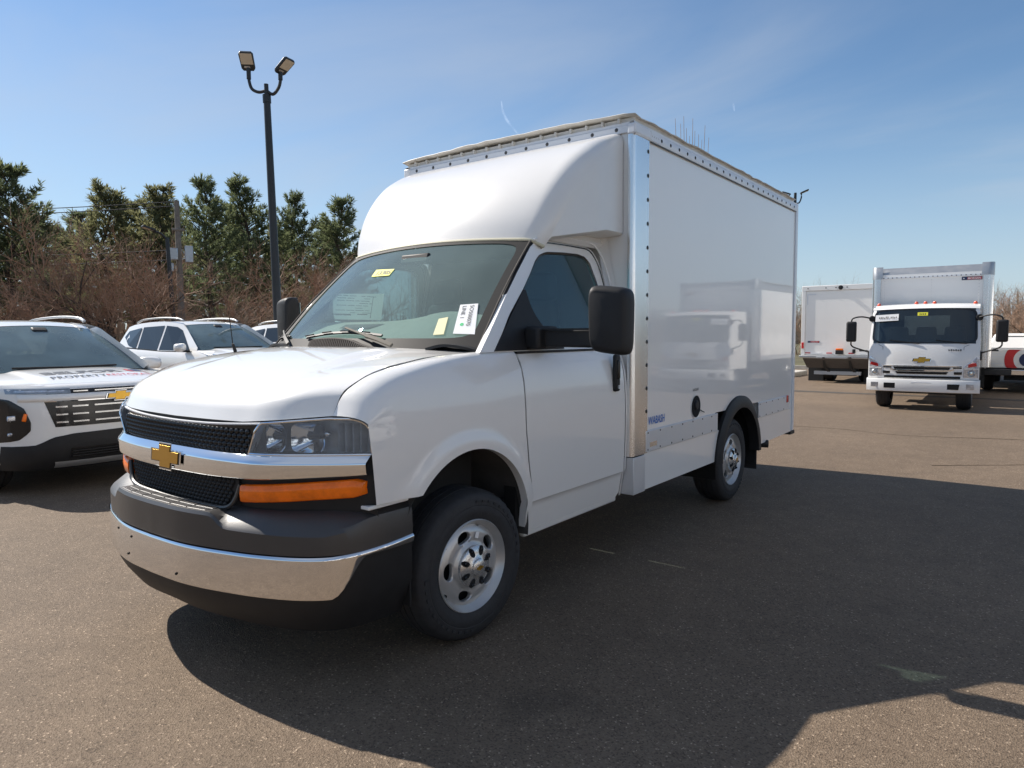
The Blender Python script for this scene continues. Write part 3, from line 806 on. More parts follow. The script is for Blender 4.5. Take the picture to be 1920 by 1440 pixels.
text_mb('13305', .050, q[0] + U_ * .016 + V_ * .014, U_, V_, .002, bold=.0012, xs=1.22).build('tag_number', INK, tg, smooth=0, weld=0, recalc=False)
tg, q = on_ws([(.81, .13), (.95, .125), (.88, .37), (.76, .36)], mt=PAPER, nm='line_tag')
dn = (q[0] - q[3]).normalized(); rt = (q[2] - q[3]); rt = (rt - dn * rt.dot(dn)).normalized()
text_mb('SO500070', .036, q[3] + rt * .058 + dn * .018, dn, -(-rt), .003, bold=.0006).mirror_x if False else None
text_mb('SO500070', .033, q[3] + rt * .062 + dn * .012, dn, rt, .0012, xs=1.08).build('tag_number', INK, tg, smooth=0, weld=0, recalc=False)
text_mb('LINE 1', .033, q[3] + rt * .018 + dn * .012, dn, rt, .0012, xs=1.05).build('tag_line', INK, tg, smooth=0, weld=0, recalc=False)
MB().cap([q[3] + rt * (.037 + .011 * cos(a)) + dn * (.150 + .011 * sin(a)) + dn.cross(rt) * .0006 for a in [2 * pi * k / 20 for k in range(20)]]).build('tag_dot', GRDOT, tg, smooth=0, weld=0, recalc=False)
on_ws([(.68, .12), (.75, .125), (.72, .26), (.66, .245)], mt=CPAPER, nm='cream_note')
def upp(y, z, off): return Vector((-(.925 - .25 * (z - 1.39) + off), y, z))
mon = [(.585, 1.60), (1.10, 1.60), (1.09, 1.795), (.63, 1.777), (.60, 1.70)]
mo = [upp(y, z, -.02) for y, z in mon]
MS = MB().cap(mo).build('price_sheet', THINP, VAN, smooth=0, weld=0, recalc=False)
tx = MB()
rnd = random.Random(3)
for k in range(9):
    z = 1.77 - k * .017; y = .66
    while y < .97:
        w = rnd.uniform(.02, .09)
        if rnd.random() < .75: tx.add([upp(y, z, -.0215), upp(y + w, z, -.0215), upp(y + w, z - .004, -.0215), upp(y, z - .004, -.0215)], [(0, 1, 2, 3)])
        y += w + .012
for (y0, y1, z) in ((.63, .80, 1.640), (.86, .955, 1.642), (.985, .99, 1.77)):
    tx.add([upp(y0, z, -.0215), upp(y1, z, -.0215), upp(y1, z - (.007 if y1 - y0 > .02 else .16), -.0215), upp(y0, z - (.007 if y1 - y0 > .02 else .16), -.0215)], [(0, 1, 2, 3)])
tx.build('sheet_print', GREYINK, MS, smooth=0, weld=0, recalc=False)

# roof fairing
FP = crv([(0, .70, 2.06), (0, .765, 2.20), (0, .86, 2.35), (0, .98, 2.48), (0, 1.12, 2.59), (0, 1.30, 2.69), (0, 1.48, 2.752), (0, 1.562, 2.778)], 30)
def fair(i, a):
    """i profile index, a -1..1 across"""
    s = i / 29
    w = lerp(.80, .945, min(1, s * 1.6) ** .7)
    x = a * w
    P = FP[i]
    T = (FP[min(i + 1, 29)] - FP[max(i - 1, 0)]).normalized()
    N = Vector((0, -T.z, T.y))
    r = lerp(.075, .115, min(1, s * 2)) * lerp(1, .55, max(0, (s - .75) / .25))
    e = max(0, (abs(x) - (w - r)) / r)
    dn_ = r * (1 - math.sqrt(max(0, 1 - e * e)))
    bow = .11 * (abs(a)) ** 2 * (1 - s)
    q = P + Vector((0, bow, -.03 * a * a * (1 - s))) - N * dn_
    if q.y > 1.562: q.y = 1.562
    return Vector((x, q.y, q.z))
aa = [-1, -.998, -.99, -.975, -.95, -.92, -.88, -.84, -.80, -.7, -.55, -.35, -.15, 0]
aa = aa + [-v for v in aa[-2::-1]]
fb = MB().grid([[fair(i, a) for a in aa] for i in range(30)])
for sgn in (-1, 1):
    ed = [fair(i, sgn) for i in range(30)]
    zlo_ = lambda y: lerp(2.045, 2.135, max(0, min(1, (y - .85) / .5)))
    rows = []
    for q in [0, .15, .3, .5, .7, .9, 1]:
        row = []
        for p in ed:
            zb2 = min(p.z, zlo_(p.y)); 
            row.append(Vector((p.x, lerp(p.y, max(p.y, p.y), q), lerp(p.z, zb2, q))))
        rows.append(row)
    fb.grid(rows)
    bt = rows[-1]
    fb.grid([bt, [Vector((v.x - sgn * .018, v.y, v.z - .012)) for v in bt], [Vector((sgn * .765, v.y, v.z - .022)) for v in bt]])
fb.build('roof_fairing', GELCOAT, VAN, smooth=45, weld=1e-4)
MB().tube([fair(0, -1 + 2 * k / 40) + Vector((0, -.006, -.002)) for k in range(41)], .010, 8).build('sealant_bead', CREAM, VAN)
for sx in (1, -1):
    # cab roof rail between door and fairing, and the moulded back corner of the cab
    MB().grid([[(.770 * sx, lerp(.86, 1.56, k / 12), 2.045) for k in range(13)], [(.80 * sx, lerp(.86, 1.56, k / 12), 2.075) for k in range(13)], [(.765 * sx, lerp(.86, 1.56, k / 12), 2.125) for k in range(13)]]).build('roof_rail', WHITE, VAN, smooth=60)
    MB().tube(crv([(.775 * sx, .80, 2.03), (.785 * sx, .90, 2.062), (.787 * sx, 1.1, 2.072), (.787 * sx, 1.35, 2.072), (.80 * sx, 1.46, 2.05), (.825 * sx, 1.53, 1.95), (.862 * sx, 1.553, 1.80)], 30), .0065, 8).build('drip_moulding', WHITE, VAN)
    fl = []
    for z, x in ((1.397, .925), (1.6, .875), (1.8, .825), (1.95, .79), (2.045, .775), (2.13, .765)):
        fl.append([(x * sx, 1.545, z), ((x + .02) * sx, 1.558, z), ((x + .07) * sx, 1.5615, z)])
    MB().grid(fl).build('cab_flare', WHITE, VAN, smooth=60)

# ---- cargo box
BX, BY0, BY1, BZ0, BZ1 = 1.03, 1.563, 5.25, .675, 2.83
_cb = MB().b2((-BX + .012, BY0 + .004, .93), (BX - .012, BY1 - .05, 2.80)).b2((-BX + .012, BY0 + .004, BZ0), (BX - .012, 3.02, .93)).b2((-BX + .012, 4.10, BZ0), (BX - .012, BY1 - .05, .93)).b2((-.54, 3.02, BZ0), (.54, 4.10, .93))
_cb.build('cargo_box', PANEL, VAN, weld=0)
for sx in (1, -1):
    sxm = sx * BX
    _ar = [(3.562 + .52 * cos(a_), .37 + .52 * sin(a_)) for a_ in [lerp(math.asin(.465 / .52), pi - math.asin(.465 / .52), k / 12) for k in range(13)]]
    _pp = [(5.17, .835)] + _ar + [(1.74, .835), (1.74, 2.75), (5.17, 2.75)]
    MB().add([(sxm - .010 * sx, y_, z_) for y_, z_ in _pp], [tuple(range(len(_pp)))]).build('side_panel', PANEL, VAN, smooth=0, solid=.004, recalc=False)
    # corner post
    po = MB()
    po.grid([[((BX - .045) * sx, BY0 - .012, .68), ((BX - .045) * sx, BY0 - .012, 2.775)], [((BX - .022) * sx, BY0 - .014, .68), ((BX - .022) * sx, BY0 - .014, 2.775)], [((BX - .004) * sx, BY0 - .004, .68), ((BX - .004) * sx, BY0 - .004, 2.775)], [((BX + .002) * sx, BY0 + .016, .68), ((BX + .002) * sx, BY0 + .016, 2.775)],
             [((BX + .003) * sx, BY0 + .10, .68), ((BX + .003) * sx, BY0 + .10, 2.775)], [((BX + .002) * sx, 1.758, .68), ((BX + .002) * sx, 1.758, 2.775)], [((BX - .012) * sx, 1.762, .68), ((BX - .012) * sx, 1.762, 2.775)]])
    PO = po.build('corner_post', ALU, VAN, smooth=50, weld=0)
    po = MB()
    po.b2((.915 * sx, BY0 - .006, .425), ((BX + .001) * sx, BY0 + .0, .672)).b2(((BX - .005) * sx, BY0 - .006, .425), ((BX + .004) * sx, 1.725, .672))
    po.build('post_foot', ALUD, VAN, bevel=.003)
    for k in range(12):
        MB().lathe([(.004, .0005), (.0035, .007), (.0, .0135), (-.004, .0135)], 10, 'x', ((BX + .004) * sx, 1.741, 2.675 - k * .1555), sx).build('rivet', GLOSSB, PO)
    # top rail with rivets
    rl = MB().grid([[((BX - .012) * sx, y, 2.752), ((BX - .012) * sx, y, 2.757)] if False else [((BX + dx) * sx, y, z) for dx, z in ((-.012, 2.748), (.006, 2.748), (.008, 2.752), (.008, 2.805), (.004, 2.812), (-.004, 2.816), (-.004, 2.832), (-.03, 2.834))] for y in (BY0 - .012, 3.0, 5.175)])
    RL = rl.build('top_rail', RAILW, VAN, smooth=40, weld=0)
    MB().b2(((BX + .0) * sx, 1.78, 2.741), ((BX + .0055) * sx, 5.17, 2.7475)).build('rail_shadow_gap', GREYP, RL)
    for k in range(23):
        y = 1.93 + k * .143
        MB().lathe([(.004, .0005), (.0035, .007), (.0, .013), (-.004, .013)], 10, 'x', ((BX + .0085) * sx, y, 2.780), sx).build('rivet', GLOSSB, RL)
    sc = MB()
    for k in range(4): sc.lathe([(.003, .0005), (.002, .006), (0, .008), (-.002, .008)], 8, 'x', ((BX + .0105) * sx, 1.785 + k * .032, 2.784), sx)
    MB().b2(((BX + .004) * sx, 1.765, 2.752), ((BX + .010) * sx, 1.905, 2.815)).build('rail_splice', RAILW, RL, bevel=.002)
    sc.build('splice_screw', ALUD, RL)
    # corner bracket
    MB().b2(((BX - .05) * sx, BY0 - .020, 2.752), ((BX + .011) * sx, 1.765, 2.822)).build('corner_casting', RAILW, VAN, bevel=.012, seg=3)
    # lower rail, screws, skirt
    for (y0, y1) in ((1.735, 3.04), (4.08, 5.06)):
        LR = MB().b2(((BX - .010) * sx, y0, .685), ((BX + .004) * sx, y1, .829)).build('lower_rail', ALUD, VAN, bevel=.003)
        sc = MB(); y = y0 + .03
        while y < y1 - .01:
            for z in (.815, .700): sc.lathe([(.003, .0005), (.0025, .005), (0, .007), (-.002, .007)], 8, 'x', ((BX + .004) * sx, y, z), sx)
            y += .19
        sc.build('rail_screw', FRAME, LR)
        if y0 < 2: 
            MB().b2(((BX + .004) * sx, 1.79, .715), ((BX + .0055) * sx, 1.90, .748)).build('rail_stamp', ALU, LR)
    WC, WR = (3.562, .37), .545
    def arcpt(r, a): return (WC[0] + r * cos(a), WC[1] + r * sin(a))
    a0 = math.asin((.683 - .37) / WR)
    # skirts with wheel cut
    fr_ = [(1.728, .681), (1.728, .43)] + [(WC[0] - math.sqrt(WR ** 2 - (.43 - .37) ** 2), .43)] + [arcpt(WR, pi - lerp(.11, a0, k / 8)) for k in range(9)]
    xs_ = (BX - .006) * sx
    for poly in (fr_, [(5.05, .681)] + [arcpt(WR, lerp(a0, .11, k / 8)) for k in range(9)] + [(WC[0] + .541, .425), (5.18, .435), (5.18, .681)]):
        n = len(poly)
        MB().add([(xs_, y, z) for y, z in poly] + [(xs_ - .015 * sx, y, z) for y, z in poly], [tuple(range(n)), tuple(range(2 * n - 1, n - 1, -1))] + [(i, (i + 1) % n, n + (i + 1) % n, n + i) for i in range(n)]).build('skirt', PANEL, VAN, smooth=0)
    # flare
    rows = []
    for k in range(37):
        a = lerp(RD(2), RD(176), k / 36)
        y0, z0 = arcpt(.565, a); y1, z1 = arcpt(.462, a)
        ym, zm = arcpt(.515, a)
        rows.append([((BX - .02) * sx, y0, z0), ((BX + .012) * sx, y0, z0), ((BX + .034) * sx, ym, zm), ((BX + .030) * sx, y1, z1), ((BX - .06) * sx, y1, z1)])
    MB().grid(rows).build('wheel_flare', BLACKP, VAN, smooth=50, weld=0)
    rows = [[(x * sx, *arcpt(.50, lerp(RD(-12), RD(192), k / 30))) for k in range(31)] for x in (BX - .02, .55)]
    MB().grid(rows).cap([(.55 * sx, *arcpt(.50, lerp(RD(-12), RD(192), k / 30))) for k in range(31)]).build('wheel_housing', DARK, VAN)
    MB().b2((.74 * sx, 4.075, .20), (1.02 * sx, 4.085, .56)).build('mud_flap', FRAME, VAN)
    # fuel filler
    if sx > 0:
        fz, fy = .922, 2.603
        ff = MB().lathe([(.003, .095), (.005, .092), (.004, .088), (-.004, .086)], 32, 'x', (BX - .0085, fy, fz)).build('filler_ring', PANEL, VAN)
        MB().lathe([(-.003, .0005), (-.003, .084)], 32, 'x', (BX - .0, fy, fz)).build('filler_bowl', DARK, ff)
        MB().lathe([(.012, .0005), (.012, .030), (.004, .036), (-.004, .036)], 20, 'x', (BX - .001, fy - .005, fz + .012)).build('filler_cap', BLACKP, ff)
        MB().tube([(BX + .002, fy + .06, fz - .03), (BX + .01, fy + .13, fz - .055)], .004, 6).build('filler_tether', GREYP, ff)
        text_mb('GASOLINE', .026, (BX - .0065, fy - .068, 1.045), (0, 1, 0), (0, 0, 1), .0015, xs=.95, bold=.0006).build('filler_label', GREYINK, VAN, smooth=0, weld=0, recalc=False)
        text_mb('WABASH', .078, (BX - .0065, 1.785, .866), (0, 1, 0), (0, .12, 1), .0015, xs=.82, bold=.0009, space=.97).build('maker_lettering', BLUEINK, VAN, smooth=0, weld=0, recalc=False)
        MB().b2((BX + .002, 4.965, .760), (BX + .012, 5.02, .835)).build('marker_lamp', REDL, VAN, bevel=.004)
    # rear frame post
    MB().b2(((BX - .05) * sx, 5.175, .44), ((BX + .004) * sx, BY1, 2.836)).build('rear_post', RAILW, VAN, bevel=.008)
    MB().b2(((BX - .30) * sx, BY1 - .10, .40), ((BX - .0) * sx, BY1 + .05, .435)).build('rear_bumper_end', FRAME, VAN)
MB().b2((-BX + .05, BY1 - .06, 2.70), (BX - .05, BY1 - .002, 2.836)).build('rear_header', RAILW, VAN)
RD_ = MB().b2((-BX + .06, BY1 - .04, .72), (BX - .06, BY1 - .02, 2.70)).build('rear_door', PANEL, VAN)
# front top rail and rivets, front wall trim
fr = MB().grid([[(-BX + .04, BY0 + dy, z), (BX - .04, BY0 + dy, z)] for dy, z in ((-.004, 2.765), (-.012, 2.768), (-.012, 2.808), (-.006, 2.814), (.0, 2.818), (.0, 2.834), (.03, 2.836))])
FRL = fr.build('front_rail', RAILW, VAN, smooth=40, weld=0)
for k in range(11):
    MB().lathe([(-.0045, .0005), (-.004, .007), (.0, .013), (.004, .013)], 10, 'y', (-.90 + k * .18, BY0 - .012, 2.793)).build('rivet', GREYP, FRL)
# roof: bowed translucent sheet with ragged overhanging lip
rows = []
rnd = random.Random(11)
for j in range(41):
    y = lerp(BY0 - .028, BY1 - .12, j / 40)
    row = []
    for i in range(25):
        x = lerp(-BX - .012, BX + .012, i / 24)
        z = 2.868 + .022 * (1 - (x / BX) ** 2) + .006 * MN.noise(Vector((x * 4, y * 4, 0)))
        if j == 0: z += .008 + .008 * MN.noise(Vector((x * 9, 3, 0)))
        if i in (0, 24): z -= .008 - .012 * MN.noise(Vector((3, y * 7, x)))
        row.append((x, y, z))
    rows.append(row)
MB().grid(rows).build('roof_sheet', ROOFM, VAN, smooth=60, solid=.006)
MB().b2((-BX + .012, BY0 + .012, 2.82), (BX - .012, BY1 - .13, 2.862)).build('roof_bow', ROOFM, VAN)
cl = MB()
for k in range(16):
    x = -.92 + k * .122
    cl.b2((x, BY0 - .016, 2.836), (x + .012, BY0 + .02, 2.862))
cl.build('roof_clip', ROOFM, VAN)

# ---- chassis
ch = MB()
for sx in (1, -1): ch.b2((.36 * sx, -.3, .46), (.44 * sx, 5.1, .62))
for y in (1.7, 2.3, 2.9, 4.3, 5.0): ch.b2((-.95, y, .60), (.95, y + .06, .672))
ch.b2((-.25, .2, .28), (.25, 1.3, .5)).b2((-.9, 1.62, .40), (-.45, 2.7, .62)).b2((.45, 2.05, .36), (.85, 2.85, .60))
ch.build('chassis_frame', FRAME, VAN, bevel=.01)
MB().tube([(-.85, 3.531, .37), (.85, 3.531, .37)], .06, 12).lathe([(-.2, .02), (-.12, .16), (.12, .16), (.2, .02)], 16, 'x', (0, 3.531, .37)).build('rear_axle', FRAME, VAN)
MB().tube([(.30, 3.0, .42), (.55, 3.9, .46), (.70, 4.2, .415), (1.04, 4.36, .405)], .038, 12, caps=False).build('exhaust_pipe', FRAME, VAN)

# ---- wheels
def make_wheel(name, parent, loc, rz, sgn, tyre_r=.372, detail=True, mt=STEEL):
    """axis x, outer face towards +x * sgn; loc is the hub centre on the rim plane"""
    hub = bpy.data.objects.new(name, None); COL.objects.link(hub); hub.parent = parent
    hub.location = loc; hub.rotation_euler = (0, 0, rz)
    s = sgn; k = tyre_r / .372
    prof = [(-.225, .222), (-.235, .245), (-.240, .285), (-.232, .330), (-.212, .356), (-.19, .366), (-.165, .3705), (-.150, .3705), (-.149, .363), (-.141, .363), (-.140, .3715), (-.105, .372), (-.104, .364), (-.096, .364), (-.095, .372), (-.060, .3705), (-.059, .363), (-.051, .363), (-.050, .3695), (-.030, .367), (-.010, .358), (.004, .345), (.012, .325), (.016, .300), (.0165, .297), (.0145, .294), (.017, .290), (.015, .262), (.010, .240), (.002, .226), (-.010, .222)]
    n = 96
    b = MB()
    rows = []
    for a, r in prof:
        row = []
        for q in range(n):
            t = 2 * pi * q / n
            rr = r
            if .352 < r < .3685 and (q % 2): rr -= .006
            row.append((a * s * k, rr * k * cos(t), rr * k * sin(t)))
        rows.append(row)
    b.grid(rows, True).build('tyre', RUBBER, hub, smooth=40, recalc=False)
    lt = MB()
    for q in range(46):
        if q % 23 > 11: continue
        t = 2 * pi * q / 46
        lt.box((.0165 * s * k, .315 * k * cos(t), .315 * k * sin(t)), (.004, .012, .02), rx=t)
    lt.build('tyre_lettering', RUBBER, hub, recalc=False)['kind'] = 'stuff'
    # rim barrel and disc with five oval slots
    rim = MB().lathe([(-.20, .20), (-.18, .190), (-.09, .186), (-.026, .196), (-.010, .212), (.004, .219), (.010, .223), (.006, .227), (-.006, .226)], 64, 'x', sgn=s)
    disc_x = lambda r: interp([(.07, .012), (.098, .010), (.108, -.004), (.118, -.010), (.135, -.006), (.165, -.009), (.185, -.018), (.196, -.026)], r)
    d = MB()
    NS, R0, R1 = 5, .078, .196
    ph = RD(36)
    for sct in range(NS):
        th0 = ph + 2 * pi * sct / NS
        hw = pi / NS
        # border of the sector (angle offset, radius), matched to an ellipse
        m_ = 48; bor = []; ell = []
        for q in range(m_):
            a = 2 * pi * (q + .5) / m_
            ca, sa = cos(a), sin(a); e = max(abs(ca), abs(sa))
            bor.append((ca / e * hw, lerp(R0, R1, .5 + .5 * sa / e)))
            rr = .151 + .025 * sa
            ell.append((ca * .042 / rr, rr))
        rows = []
        for f in (0, .25, .5, .75, .92, 1.0):
            row = []
            for (a1, r1), (a2, r2) in zip(bor, ell):
                aa_, r = lerp(a1, a2, f), lerp(r1, r2, f)
                x = disc_x(r) - (.006 if f == 1 else (.001 if f > .9 else 0))
                row.append((x * s, r * cos(th0 + aa_), r * sin(th0 + aa_)))
            rows.append(row)
        rows.append([(x - .018 * s, y, z) for x, y, z in rows[-1]])
        d.grid(rows, True)
    if detail:
        rim.v += []
        o = len(rim.v); rim.v += d.v; rim.f += [tuple(i + o for i in f) for f in d.f]
    else:
        rim.lathe([(-.046, .196), (-.010, .14), (0.0, .10), (.01, .06), (.012, .0005)], 32, 'x', sgn=s)
    RM = rim.xf(Matrix.Scale(k, 3)).build('rim', mt, hub, smooth=35, weld=1e-5)
    MB().lathe([(-.075, .0005), (-.075, .19)], 32, 'x', sgn=s).xf(Matrix.Scale(k, 3)).build('brake_drum', DARK, hub, recalc=False)
    if detail:
        cap = MB()
        rows = []
        for a, r in ((.004, .102), (.018, .100), (.025, .092), (.030, .070), (.034, .050), (.040, .042)):
            rows.append([(a * s, r * cos(2 * pi * q / 64), r * sin(2 * pi * q / 64)) for q in range(64)])
        cap.grid(rows, True)
        CP = cap.build('wheel_cap', CAPM, hub, smooth=40)
        for q in range(8):
            t = 2 * pi * (q + .5) / 8
            sl = MB(); U = Vector((0, cos(t), sin(t))); T = Vector((0, -sin(t), cos(t)))
            pts = []
            for j in range(16):
                a = 2 * pi * j / 16
                pts.append((.0235 * cos(a), .0135 * sin(a)))
            sl.prism(pts, Vector((.0225 * s, 0, 0)) + U * .079, U - Vector((.18 * s, 0, 0)), T, .009)
            sl.build('lug_slot', DARK, CP, smooth=0)
            MB().lathe([(0, .0095), (.022, .0095), (.027, .006), (.027, .0005)], 6, 'x', (.012 * s, .084 * cos(t), .088 * sin(t)), s).build('lug_nut', GLOSSB, CP, smooth=0)
        MB().lathe([(.036, .042), (.045, .041), (.050, .034), (.0505, .0005)], 32, 'x', sgn=s).build('centre_cap', CAPM, hub)
        MB().prism([(x * .022, y * .011) for x, y in BOWTIE], (.0512 * s, 0, 0), (0, s, 0), (0, 0, 1), .0015).build('centre_badge', GOLD, hub, smooth=0)
    return hub
w = make_wheel('front_wheel', VAN, (.974, 0, .368), RD(-4.4), 1)
MB().prism([(-.011, -.016), (.011, -.016), (.011, .016), (-.011, .016)], (-.001, .032, .145), (0, .93, -.36), (0, .36, .93), .003).build('wheel_sticker', PAPER, w, smooth=0)
w2 = make_wheel('rear_wheel', VAN, (.976, 3.531, .368), 0, 1)
w2.rotation_euler = (RD(50), 0, 0)
make_wheel('front_wheel', VAN, (-.974, 0, .368), RD(-4.4), -1, detail=False)
make_wheel('rear_wheel', VAN, (-.976, 3.531, .368), 0, -1, detail=False)

# ================================================================== white crossovers
def NF(y): return -interp([(0, 0), (.3, .012), (.5, .045), (.65, .10), (.76, .18), (.85, .30), (.91, .45), (.94, .62)], abs(y))
def FZ(z): return interp([(.22, -.10), (.30, -.035), (.42, -.005), (.55, 0), (.80, -.005), (.95, -.02), (1.0, -.04), (1.035, -.09)], z)
def fp(y, z, off=0.0): return Vector((NF(y) + FZ(z) + off, y, z))
HZT = [(.62, 0)]
def hood_z(x, y):
    t = max(0, min(1, (-x - .08) / 1.1))
    z = 1.035 + .115 * (1 - (1 - t) ** 1.7)
    cr = max(0, min(1, (abs(y) - .50) / .10)); z -= .018 * cr * cr * (3 - 2 * cr) * min(1, t * 3)
    return z - .055 * (abs(y) / .93) ** 3
def make_crossover(decals):
    t = thing('crossover_car', 'x', 'car')
    b = MB()
    # nose
    ys = [-.94 + 1.88 * k / 56 for k in range(57)]
    zs = [.24, .30, .36, .42, .50, .58, .66, .74, .82, .90, .96, 1.0, 1.02, 1.035]
    nose = [[fp(y, z) for y in ys] for z in zs]
    b.grid(nose)
    # hood
    rows = []
    for k in range(15):
        q = k / 14; row = []
        for y in ys:
            x0 = NF(y) + FZ(1.035); x1 = -1.16 - .10 * (y / .9) ** 2
            x = lerp(x0, x1, q); yy = y * lerp(1, .93, q)
            z = hood_z(x, yy) if q > 0 else 1.035
            if q == 0: z = 1.035
            else: z = lerp(1.035, z, min(1, q * 3))
            row.append(Vector((x, yy, z)))
        rows.append(row)
    b.grid(rows)
    Bd = b.build('body', WHITE, t, smooth=35, weld=1e-4)
    hd = MB().grid([[v + Vector((0, 0, .0035)) for v in r[2:-2]] for r in rows[1:14]])
    # sides
    sd = MB()
    for s in (1, -1):
        prof = [(.24, .90), (.34, .935), (.55, .945), (.78, .955), (.95, .945), (1.05, .915), (1.11, .87)]
        st = [-.62, -.8, -1.2, -2.0, -3.0, -3.8, -4.3, -4.55, -4.65]
        sd.grid([[Vector((x, s * w * interp([(-4.66, .86), (-4.55, .93), (-4.2, .985), (-3.8, 1), (-.8, 1), (-.62, .985)], x), z + (0 if z < .9 else .01 * max(0, (-x - 1) / 3)))) for z, w in prof] for x in st])
    sd.grid([[Vector((-4.65 - dx, y, z)) for y in (-.74, -.4, 0, .4, .74)] for z, dx in ((.30, -.02), (.55, .04), (.8, .04), (1.1, -.04))])
    sd.build('body_side', WHITE, t, smooth=40)
    MB().b2((-4.5, -.86, .22), (-.5, .86, .90)).build('underbody', DARK, t)
    # greenhouse
    def gw(u, v): return Vector((lerp(-1.17 - .12 * u * u, -2.08 - .10 * u * u, v), u * lerp(.84, .615, v), lerp(1.135 - .03 * u * u, 1.62 - .035 * u * u, v) + .025 * sin(pi * v)))
    MB().grid([[gw(-1 + k / 10, j / 8) for k in range(21)] for j in range(9)]).build('windscreen', CG, t, weld=0, recalc=False)
    roof = []
    for x, z, w in ((-2.075, 1.622, .615), (-2.25, 1.660, .63), (-2.6, 1.690, .64), (-3.1, 1.695, .64), (-3.7, 1.68, .625), (-4.15, 1.64, .60), (-4.45, 1.59, .56)):
        roof.append([Vector((x - (.10 * (k / 8) ** 2 if x > -2.1 else 0), w * k / 8, z - .035 * (k / 8) ** 2 - (.02 if abs(k) == 8 else 0))) for k in range(-8, 9)])
    rf = MB().grid(roof).build('roof', WHITE, t, smooth=50)
    for s in (1, -1):
        def sp(x, q, off=0): # side plane, q 0 belt 1 roof
            top = interp([(-4.6, 1.56), (-4.1, 1.63), (-3.1, 1.675), (-2.5, 1.665), (-2.0, 1.60), (-1.2, 1.16)], x); wt = interp([(-4.6, .56), (-3.7, .65), (-2.2, .665), (-2.0, .66), (-1.2, .86)], x)
            return Vector((x, s * (lerp(.885, wt, q) + off), lerp(1.085, top, q)))
        xs = [-1.20, -1.5, -1.8, -2.05, -2.3, -2.8, -3.3, -3.8, -4.2, -4.5]
        sdw = MB().grid([[sp(x, q) for x in xs] for q in (0, .5, 1)])
        sdw.grid([[gw(s, j / 8) for j in range(9)], [sp(lerp(-1.20, -2.08, j / 8), 1) for j in range(9)]])
        SP = sdw.build('window_pillar', WHITE, t, smooth=50)
        def pane(pts, nm, m_, off):
            P = [sp(x, q, off) for x, q in pts]
            MB().cap(P).build(nm, m_, SP, smooth=0, weld=0, recalc=False)
        pane([(-1.42, .04), (-2.05, .04), (-2.62, .04), (-2.62, .86), (-2.2, .87), (-1.98, .80)], 'front_window', TPANE, .006)
        pane([(-2.70, .04), (-3.52, .04), (-3.58, .84), (-2.70, .86)], 'rear_window', TPANE, .006)
        pane([(-3.60, .05), (-4.0, .20), (-4.38, .55), (-4.30, .78), (-3.66, .83)], 'quarter_window', TPANE, .006)
        MB().ribbon([sp(-1.36, .0, .008), sp(-2.5, .0, .008), sp(-4.2, .12, .008)], .018, .012, (0, 0, 1)).build('belt_trim', BLACKP, SP)
        # roof rail
        R_ = crv([(-2.20, s * .575, 1.675), (-2.40, s * .585, 1.722), (-3.0, s * .59, 1.745), (-3.8, s * .575, 1.720), (-4.15, s * .56, 1.655)], 24)
        MB().ribbon(R_, .035, .030, (0, 1, 0)).build('roof_rail', GALV, t, bevel=.008)
        # door mirror
        mh = []
        for dx, k in ((.10, .35), (.08, .8), (.03, 1), (-.04, 1), (-.08, .93)):
            mh.append([Vector((-1.52 + dx + .04 * cos(a), s * (1.02 + .115 * k * math.copysign(abs(cos(a)) ** .6, cos(a))), 1.165 + .075 * k * math.copysign(abs(sin(a)) ** .6, sin(a)))) for a in [2 * pi * q / 20 for q in range(20)]])
        mm = MB().grid(mh, True).cap(mh[0]).cap(mh[-1]).build('door_mirror', WHITE, t, smooth=60)
        MB().box((-1.50, s * .92, 1.10), (.10, .14, .03)).build('mirror_foot', BLACKP, mm, bevel=.008)
        # lower lamp pod
        pod = [(.70, .86), (.78, .865), (.88, .80), (.90, .60), (.86, .50), (.74, .48), (.69, .56)]
        pod = [(.925, .93), (.84, .905), (.765, .83), (.725, .70), (.73, .62), (.80, .535), (.925, .50)]
        Q = [(q.x, q.y) for q in resample([Vector((a_, b_, 0)) for a_, b_ in resample3(pod)] + [Vector((*resample3(pod)[0], 0))], 91)[:-1]]; n = len(Q); cy = sum(q[0] for q in Q) / n; cz = sum(q[1] for q in Q) / n
        PR = lambda f, off: [fp(s * lerp(y, cy, f), lerp(z, cz, f), off) for y, z in Q]
        pb = MB().grid([PR(0, .001), PR(.02, .006), PR(.08, .008), PR(.35, .008), PR(.65, .008), PR(.97, .008)], True).build('lamp_pod', GLOSSB, t, smooth=30)
        MB().box(fp(s * .83, .74, .014), (.02, .10, .05)).build('headlamp', CLEARL, pb, bevel=.012)
        MB().box(fp(s * .765, .745, .010), (.02, .035, .075), rx=s * .3).build('turn_lamp', AMBER, pb, bevel=.008)
        MB().box(fp(s * .85, .59, .012), (.02, .05, .03)).build('fog_lamp', CLEARL, pb, bevel=.01)
        # thin upper light
        ul = MB().grid([[fp(s * y, z + .012 * (y - .5), .006) for y in [.42 + .44 * k / 12 for k in range(13)]] for z in (.958, .98, 1.004)])
        UL = ul.build('daytime_lamp', LAMPD, t, smooth=60)
        MB().grid([[fp(s * y, z + .012 * (y - .5), .010) for y in [.47 + .34 * k / 12 for k in range(13)]] for z in (.974, .990)]).build('lamp_strip', CLEARL, UL)
    # grilles
    def fpatch(pts, nm, m_, off, par=t, n=14):
        """quad patch between lower and upper polylines on the nose"""
        lo, hi = pts
        rows = []
        for q in (0, .33, .66, 1):
            rows.append([fp(lerp(a[0], b_[0], q), lerp(a[1], b_[1], q), off) for a, b_ in zip(lo, hi)])
        return MB().grid(rows).build(nm, m_, par, smooth=60, weld=0)
    yy = [-.62 + 1.24 * k / 24 for k in range(25)]
